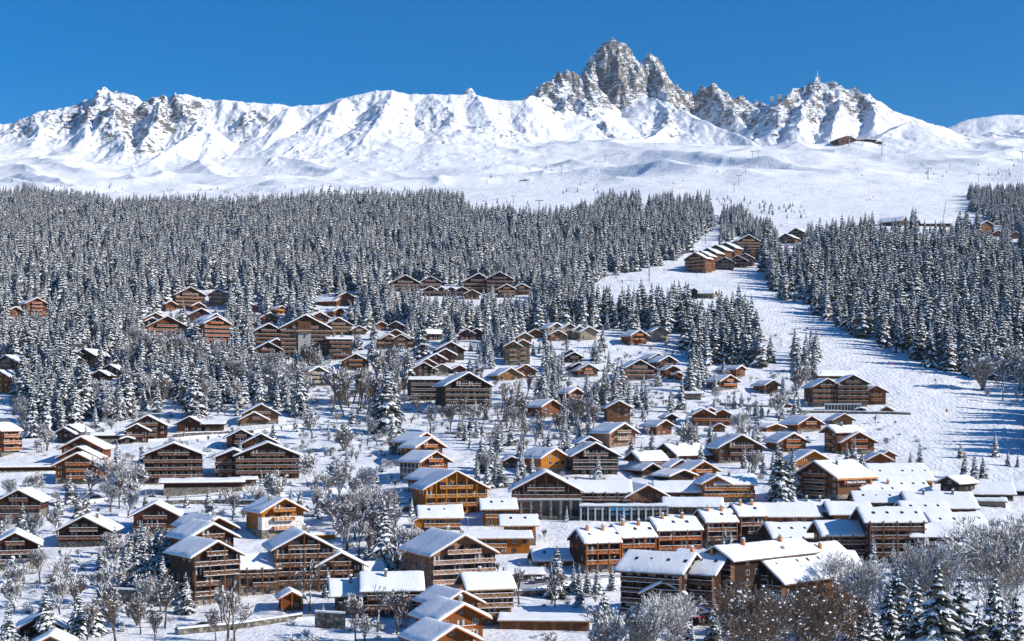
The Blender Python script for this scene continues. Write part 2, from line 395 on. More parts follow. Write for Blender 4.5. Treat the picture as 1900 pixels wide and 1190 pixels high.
def fn_low(X, Y):
    Z = ground(X, Y); PX = CX+X/np.maximum(Y, 1)*F; PY = CY-Z/np.maximum(Y, 1)*F
    p = (inpoly(PX, PY, PISTE) | inpoly(PX, PY, PISTE2)).astype(float)
    Z = Z + p*(.20*np.abs(vn(X/5, Y/7, 4))+.05*np.abs(vn(X/2.6, Y/3.4, 6)))
    Z = Z + (1-p)*smooth(300, 400, Y)*.35*fbm(X/7, Y/7, 2, 33)
    sc = smooth(-.1, .4, fbm(X/60, Y/60, 3, 71))*(1-p)
    return Z, {'piste': p, 'scrub': sc}
def fn_hi(X, Y):
    Z = ground(X, Y); Z, rk = mountains(X, Y, Z); PX = CX+X/Y*F; PY = CY-Z/Y*F
    p = inpoly(PX, PY, HIGHP).astype(float)*(Y < 3300)
    return Z, {'piste': p, 'rock': rk}
U = np.linspace(-.46, .46, 720)
YL = np.concatenate([[40, 120, 200, 250], np.geomspace(290, 1900, 780)])
grid('snowy_hillside', U, YL, fn_low, GROUNDM)
UH = np.linspace(-.44, .44, 1240)
YH = np.concatenate([np.linspace(1900, 3150, 190)[:-1], np.linspace(3150, 4420, 420), np.linspace(4440, 5600, 40)])
grid('mountains', UH, YH, fn_hi, MTM)

# ------------------------------------------------------------------ building materials
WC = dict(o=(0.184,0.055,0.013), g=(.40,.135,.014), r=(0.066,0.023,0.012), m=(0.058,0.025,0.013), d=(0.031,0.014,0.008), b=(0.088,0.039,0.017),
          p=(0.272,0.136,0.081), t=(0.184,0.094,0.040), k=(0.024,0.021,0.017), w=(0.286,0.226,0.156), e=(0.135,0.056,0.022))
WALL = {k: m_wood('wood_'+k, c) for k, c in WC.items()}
RC = dict(m=(0.160,0.070,0.031), o=(.40,.115,.022), g=(.46,.17,.022), r=(0.175,0.080,0.044), d=(0.141,0.060,0.035), b=(0.185,0.081,0.038), p=(0.385,0.218,0.132),
          t=(0.281,0.148,0.063), k=(0.111,0.060,0.038), w=(0.311,0.232,0.157), e=(.28,.115,.035))
RAIL = {k: m_wood('rail_'+k, c, .6, True) for k, c in RC.items()}
DECK = m_wood('roof_timber', (.13,.065,.035), .8, True)
DECKO = m_wood('roof_timber_orange', (.50,.20,.06), .5, True)
STONE = m_stone(); CONC = m_flat('concrete', (.42,.41,.38)); PLAST = m_flat('white_render', (.72,.70,.66), var=.08)
GL = m_glass('window_glass', (.012,.016,.022)); CURT = m_flat('curtain', (.42,.42,.40), var=.15)
FR = m_wood('window_frame', (.20,.09,.05), .4); FRW = m_flat('pale_frame', (.45,.40,.34), var=.1)
METAL = m_flat('galvanised_steel', (.30,.31,.32), .45, .1, metal=.6); DARKM = m_flat('dark_steel', (.05,.05,.055), .5, .2)
BRICKO = m_wood('orange_boarding', (.62,.24,.07), .4)

# ------------------------------------------------------------------ windows (shared meshes)
def win_mesh(name, w, h, curt, fr, mull=1, far=False):
    b = MB(); t = .09 if not far else .14; d = .07
    b.box(-w/2, w/2, -.03, 0.02, 0, h, 1)                       # pane block
    for a in ((-w/2-t, -w/2, 0, h), (w/2, w/2+t, 0, h), (-w/2-t, w/2+t, h, h+t), (-w/2-t, w/2+t, -t, 0)):
        b.box(a[0], a[1], -d, .02, a[2], a[3], 0)
    if not far:
        for i in range(mull):
            x = -w/2+w*(i+1)/(mull+1); b.box(x-.04, x+.04, -.055, -.031, 0, h, 0)
    if curt:
        b.box(-w/2+.02, -w/2+w*.3, -.04, -.031, .02, h-.02, 2); b.box(w/2-w*.3, w/2-.02, -.04, -.031, .02, h-.02, 2)
    return b.mesh(name, [fr, GL, CURT])
WM = {}
for far in (0, 1):
    WM['w', far] = [win_mesh('window', 1.35, 1.25, c, f, 1, far) for c, f in ((0, FR), (1, FR), (0, FRW))]
    WM['d', far] = [win_mesh('french_window', 2.0, 2.05, c, f, 1, far) for c, f in ((0, FR), (1, FR), (0, FR))]
    WM['s', far] = [win_mesh('window', .8, .85, c, f, 0, far) for c, f in ((0, FR), (0, FRW))]
    WM['x', far] = [win_mesh('window', 2.3, 2.1, 0, f, 1, far) for f in (FR,)]
def put_window(kind, root, M, x, z, far):
    me = rnd.choice(WM[kind, far]); o = link(me.name.split('.')[0], me, root, M @ Matrix.Translation((x, 0, z))); return o

_bal = {}
def balcony_mesh(W, D, key, far):
    W = round(W*2)/2; k = (W, D, key, far)
    if k in _bal: return _bal[k]
    b = MB()
    b.box(-W/2, W/2, -D, -.01, -.2, 0, 0)
    b.box(-W/2-.03, W/2+.03, -D-.06, -D, -.26, .04, 1)
    if far:
        b.box(-W/2, W/2, -D, -D+.08, .12, .95, 1)
    else:
        n = max(2, int(W/.34))
        for i in range(n):
            x = -W/2+W*(i+.5)/n; wd = W/n*.36
            if (i*7+int(W*3)) % 5: b.box(x-wd, x+wd, -D+.01, -D+.06, .06, .9, 1)
        b.box(-W/2, W/2, -D-.01, -D+.09, .86, 1.0, 1)
        for s in (-1, 1):
            b.box(s*W/2-.04, s*W/2+.04, -D+.1, -.02, .15, .95, 1)
        m = max(2, int(W/2.6))
        for i in range(m+1):
            x = -W/2+W*i/m; b.box(x-.07, x+.07, -D-.02, -D+.1, 0, 1.02, 1)
            b.box(x-.07, x+.07, -D+.1, -.01, -.36, -.2, 0)
    b.box(-W/2-.05, W/2+.05, -D-.10, -D+.15, 1.0, 1.09, 2)     # snow along the rail
    if int(W*2) % 3 == 0: b.box(-W/2-.03, W/2+.03, -D-.18, -D-.06, -.2, -.1, 2)     # snow on the ledge
    if W > 9:                                                  # screens between neighbouring flats
        m = max(2, int(W/5))
        for i in range(m+1):
            x = -W/2+W*i/m+(.08 if i == 0 else (-.08 if i == m else 0)); b.box(x-.06, x+.06, -D+.12, -.02, .02, 2.35, 0)
    b.box(-W/2+.1, W/2-.1, -D+.1, -.1, 0, .18, 2)
    me = b.mesh('balcony', [DECK, RAIL[key], SNOWM]); _bal[k] = me; return me

def chimney(root, roofo, M, x, y, z, orange=False, big=False, s=1.0):
    b = MB(); w = (.75 if not big else 1.3)*s; h = 1.5*s
    b.box(-w/2*1.25, w/2*1.25, -w/2, w/2, -1.4, h, 0)
    b.box(-w/2*1.45, w/2*1.45, -w/2*1.2, w/2*1.2, h, h+.12, 1)
    for i in range(2): b.box(-.12+(i-.5)*w*.7, .12+(i-.5)*w*.7, -.12, .12, h+.12, h+.35, 1)
    b.box(-w/2*1.3, w/2*1.3, -w/2*1.1, w/2*1.1, h+.35, h+.43, 1)
    b.blob((0, 0, h+.5), w*.72, 8, 2, .75)
    return b.build('chimney', [BRICKO if orange else STONE, CONC, SNOWM], roofo, M @ Matrix.Translation((x, y, z)))

def rz(a): return Matrix.Rotation(R(a), 4, 'Z')
def TR(x, y, z=0): return Matrix.Translation((x, y, z))

def body(root, M, W, L, he, pitch, col, opts, far, snowt):
    """one gabled volume in its own frame: gable front at y=0, ridge along +y"""
    hr = he+W/2*pitch; w = MB()
    w.prism([(-W/2, -1.0), (W/2, -1.0), (W/2, he), (0, hr), (-W/2, he)], 0, L, 0)
    w.build('wall', WALL[col[0]], root, M)
    sb = MB(); hs = .5
    if 's' in opts: hs = min(he*.33, 2.9)
    if 'S' in opts: hs = min(he*.6, 5.6)
    if 'W' in opts:
        sb2 = MB(); sb2.box(-W/2-.05, W/2+.05, -.06, L*.25, hs+.001, min(he-.4, hs+4.4), 0); sb2.build('white_band', PLAST, root, M)
    sb.box(-W/2-.09, W/2+.09, -.09, L+.09, -7, hs, 0)
    sb.build('stone_base', PLAST if 'P' in opts else STONE, root, M)
    if 'G' in opts:                     # glazed left side with white frames
        g = MB(); g.box(-W/2-.16, -W/2-.01, .3, L-.3, .4, he-.3, 0); n = max(3, int(L/2.6)); nf_ = max(2, int(he/2.7))
        for i in range(n+1): y = .3+(L-.6)*i/n; g.box(-W/2-.30, -W/2-.161, y-.12, y+.12, -1, he-.1, 1)
        for i in range(nf_+1): z = .4+(he-.7)*i/nf_; g.box(-W/2-.27, -W/2-.161, .2, L-.2, z-.12, z+.12, 1)
        g.build('glazed_side', [GL, PLAST], root, M)
    if 'D' in opts:
        for i in range(5):
            y = -L/2; g = MB(); y0 = L*(i+.12)/5; g.box(W/2+.02, W/2+.14, y0, y0+L*.155, -.3, min(he-.5, 2.3), 0); g.build('garage_door', WALL['e'], root, M)
    # roof deck
    of, ob, oe = (2.0, 1.1, 1.5) if W > 7 else (1.3, .7, 1.0)
    if 'z' in opts: of, oe = .5, .9
    xe = W/2+oe; th = .26; b = MB()
    def zr(x): return hr+.08-abs(x)*pitch
    b.prism([(-xe, zr(xe)), (0, zr(0)), (xe, zr(xe)), (xe, zr(xe)+th), (0, zr(0)+th), (-xe, zr(xe)+th)], -of, L+ob, 0)
    if not far:
        for x in (-W/2+.2, -W/4, 0, W/4, W/2-.2):       # purlins under the gable overhang
            b.box(x-.11, x+.11, -of+.15, -.001, zr(x)-.30, zr(x)-.02, 0)
    # barge boards
    for s in (-1, 1):
        n = len(b.v); y0, y1 = -of-.07, -of
        A = [(0, zr(0)-.12), (s*xe, zr(xe)-.12), (s*xe, zr(xe)+th+.04), (0, zr(0)+th+.04)]
        if s < 0: A = A[::-1]
        b.prism(A, y0, y1, 1)
    fo = 'f' in opts
    for s in (-1, 1): b.box(min(s*xe, s*(xe+.07)), max(s*xe, s*(xe+.07)), -of, L+ob, zr(xe)-(.5 if fo else .12), zr(xe)+th, 1)
    ro = b.build('roof', [DECK, DECKO if fo else (RAIL[col[-1]] if col[0] in 'ogtpe' else DECK)], root, M)
    # snow cover
    T = snowt; hx = [-1, -.975, -.93, -.8, -.62, -.42, -.2, -.06, 0, .06, .2, .42, .62, .8, .93, .975, 1]
    ny = max(4, int((L+of+ob)/1.3)); yy = [-of-.12, -of-.04]+[-of+.35+(L+of+ob-.7)*i/ny for i in range(ny+1)]+[L+ob+.04, L+ob+.12]
    s = MB(); sd = rnd.random()*100; ex = xe+.16; nv = len(yy)
    hy = np.array(yy); X, Y = np.meshgrid(np.array(hx)*ex, hy)
    nz = fbm((X+sd)/1.7, (Y+sd)/1.7, 2, 3)*.26+vn((X+sd)/5, (Y+sd)/5, 2)*.24
    ax = np.abs(X)/ex
    ed = 1-.55*smooth(.9, 1.0, ax)**1.5-.06*ax
    ey = np.ones_like(Y); ey[0] = .35; ey[1] = .75; ey[-1] = .35; ey[-2] = .75
    Z = hr+.08+th-np.sqrt(X*X+.35**2)*pitch+.35*pitch*.2+T*ed*ey*(1+nz)
    Xj = X+np.where(ax > .97, np.sign(X)*(vn((Y+sd)/.9, X*0+1.5, 8)*.24), 0)
    for i in range(nv):
        for j in range(len(hx)): s.v.append((Xj[i, j], Y[i, j], Z[i, j]))
    for i in range(nv-1):
        for j in range(len(hx)-1):
            a = i*17+j; s.f.append((a, a+1, a+18, a+17)); s.m.append(0)
    # skirts
    def skirt(idx):
        n = len(s.v)
        for q in idx:
            v = s.v[q]; s.v.append((v[0]*.992, v[1]*.998, zr(min(abs(v[0]), xe))+th-.03))
        for k in range(len(idx)-1): s.f.append((idx[k], n+k, n+k+1, idx[k+1])); s.m.append(0)
    skirt(list(range(17))); skirt([(nv-1)*17+j for j in range(16, -1, -1)])
    skirt([i*17 for i in range(nv-1, -1, -1)]); skirt([i*17+16 for i in range(nv)])
    if 'i' in opts or not far:      # icicles
        for sgn in (-1, 1):
            y = -of
            while y < L+ob:
                ln = rnd.uniform(.1, .55 if 'i' in opts else .3); x = sgn*(ex-.05); z = zr(xe)+th
                s.tri((x, y, z), (x, y+.16, z), (x, y+.08, z-ln), 0); y += rnd.uniform(.2, .6)
    so = s.build('snow_cover', SNOWM, ro, None, True)
    zs = lambda x: hr+.08+th-abs(x)*pitch
    if 'h' in opts or 'H' in opts or 'O' in opts:
        cs = [(.18 if rnd.random() < .5 else -.18, .35)]
        if 'H' in opts or 'O' in opts: cs = [(.12, .25), (.12, .72)]
        for cx, cy in cs:
            chimney(root, ro, Matrix(), cx*W, cy*L, zs(cx*W)+T*.5, 'O' in opts)
    if 'k' in opts:
        for sx in (1, -1):
            for i in range(int(L/5)+1):
                if rnd.random() < .75:
                    k = MB(); k.box(-.65, .65, -.45, .45, 0, .14, 0); k.box(-.5, .5, -.32, .32, .14, .17, 1)
                    x = sx*W*.27; y = 2+i*4.7+rnd.uniform(-.6, .6)
                    k.build('skylight', [DARKM, GL], ro, TR(x, y, zs(x)+T*.86) @ Matrix.Rotation(math.atan(pitch)*sx, 4, 'Y'))
    return hr, ro

def facade(root, M, W, he, nf, fh, col, opts, far, gable=None, side=False):
    """windows and balconies on a wall lying in the local xz plane, facing -y"""
    n = max(1, int(round(W/3.4))); z0 = 0
    if 'n' in opts: return
    base = 1 if ('s' in opts or 'S' in opts) else 0
    bd = 1.65
    for f in range(nf):
        z = f*fh
        if z+2.4 > he+.3: break
        full = (('b' in opts) and f >= 1 and (not side or 'v' in opts))
        cen = ('c' in opts) and f >= 1 and not side and W > 5
        if full:
            Wb = W+(.6 if gable is not None or side else 0); off = 0
            if W < 15 and rnd.random() < .45: Wb = W*rnd.choice((.55, .7, .8)); off = rnd.choice((-1, 0, 1))*(W-Wb)/2
            link('balcony', balcony_mesh(Wb, bd, col[-1], far), root, M @ TR(off, 0, z))
            for i in range(n):
                x = -W/2+W*(i+.5)/n
                if rnd.random() < .92: put_window('d', root, M, x, z+.12, far)
        elif cen:
            Wb = max(3.0, W*.5); link('balcony', balcony_mesh(Wb, bd, col[-1], far), root, M @ TR(0, 0, z))
            for i in range(n):
                x = -W/2+W*(i+.5)/n
                put_window('d' if abs(x) < Wb/2 else 'w', root, M, x, z+(.12 if abs(x) < Wb/2 else .95), far)
        else:
            k = 'x' if 'x' in opts and not side else 'w'
            nn = n if not side else max(1, n-1)
            for i in range(nn):
                x = -W/2+W*(i+.5)/nn
                if rnd.random() < (.9 if not side else .6) and abs(x) < W/2-.9: put_window(k, root, M, x, z+(.85 if k == 'w' else .35), far)
    if gable is not None:
        hr, pitch = gable; z = nf*fh; wid = (hr-(z+2.2))/pitch*2
        if wid > 2.6:
            if ('b' in opts or 'c' in opts) and hr-z > 3.1:
                Wb = min(W*.55, wid+1.2); link('balcony', balcony_mesh(Wb, bd, col[-1], far), root, M @ TR(0, 0, z))
                m = max(1, int(Wb/3)); 
                for i in range(m): put_window('d', root, M, -Wb/2+Wb*(i+.5)/m, z+.12, far)
            else:
                m = max(1, int(wid/2.8))
                for i in range(m): put_window('w', root, M, -wid/2+wid*(i+.5)/m, z+.7, far)
        elif hr-he > 1.9:
            put_window('s', root, M, 0, he+(hr-he)*.35, far)
    if 'p' in opts and not side:
        m = max(2, int(round(W/4.2)));  b = MB()
        for i in range(m+1):
            x = -W/2+W*i/m; zt = he+.2
            if gable is not None: zt = gable[0]-abs(x)*gable[1]-.1
            q = MB(); q.box(-.14, .14, -bd-.16, -bd+.12, -1.2, zt, 0)
            q.build('post', RAIL[col[-1]], root, M @ TR(x, 0, 0))

BUILT = []   # screen boxes used to keep trees clear of facades
def make_building(line, prev):
    p = line.split('|'); kind = p[0]; add = kind[0] == '+'; kind = kind[-1]
    px, py, w, top, yaw, L = (float(v) for v in p[1:7]); col, opts = p[7], p[8]; label = p[9] if len(p) > 9 else ''
    name = 'chalet'; cat = 'chalet'
    if len(p) > 10: name = p[10].replace(' ', '_'); cat = p[10]
    x, y, z = hit(px, float(p[11]) if len(p) > 11 else py)
    z = -(py-CY)/F*y
    s = y/F; tyaw = yaw-math.degrees(math.atan(x/y)); far = y > 760
    c = max(.35, math.cos(R(yaw))); W = w*s/c
    snowt = rnd.uniform(.38, .72)
    gp = .52
    if 't' in opts: gp = .40
    if 'T' in opts: gp = .72
    world = TR(x, y, z) @ rz(tyaw)
    if add:
        root = prev['root']; M = prev['world'].inverted() @ world
    else:
        root = empty(name, (x, y, z), R(tyaw), label, cat, 'wooden chalets and lodges of the village'); M = Matrix()
        prev.clear(); prev.update(root=root, world=world)
    if kind == 'G':
        H = (py-top)*s-.3; he = H-W/2*gp
        if he < 2.3: gp = max(.3, (H-2.3)/(W/2)); he = H-W/2*gp
        nf = max(1, int(round(he/2.75))); fh = he/nf if he/nf < 3.3 else 2.8
        hr, ro = body(root, M, W, L, he, gp, col, opts, far, snowt)
        facade(root, M, W, he, nf, fh, col, opts, far, (hr, gp))
        if abs(yaw) > 6 and not 'N' in opts:
            if yaw > 0: facade(root, M @ TR(-W/2, L/2) @ rz(-90), L, he, nf, fh, col, opts, far, None, True)
            else: facade(root, M @ TR(W/2, L/2) @ rz(90), L, he, nf, fh, col, opts, far, None, True)
        ext = max(W/2, L*abs(math.sin(R(yaw))))
    else:
        he = max(2.0, (py-top)*s-.3); D = L; gp = .50 if kind == 'E' else .17
        if 'T' in opts: gp = .62
        if 't' in opts: gp = .34
        nf = max(1, int(round(he/2.75))); fh = he/nf if he/nf < 3.3 else 2.8
        MG = M @ TR(-W/2, D/2) @ rz(-90)
        hr, ro = body(root, MG, D, W, he, gp, col, opts, far, snowt)
        facade(root, M, W, he, nf, fh, col, opts, far)
        if kind == 'E' and not 'N' in opts:
            if yaw >= 0: facade(root, MG, D, he, nf, fh, col, opts.replace('b', '').replace('p', ''), far, (hr, gp), True)
            else: facade(root, M @ TR(W/2, D/2) @ rz(90), D, he, nf, fh, col, opts.replace('b', '').replace('p', ''), far, (hr, gp), True)
    hw = w/2+ (6 if kind != 'G' else 0)
    BUILT.append((px-hw, px+hw, min(top, py-(he/s)*1.0), py, y, x, max(W, L)))
    return root
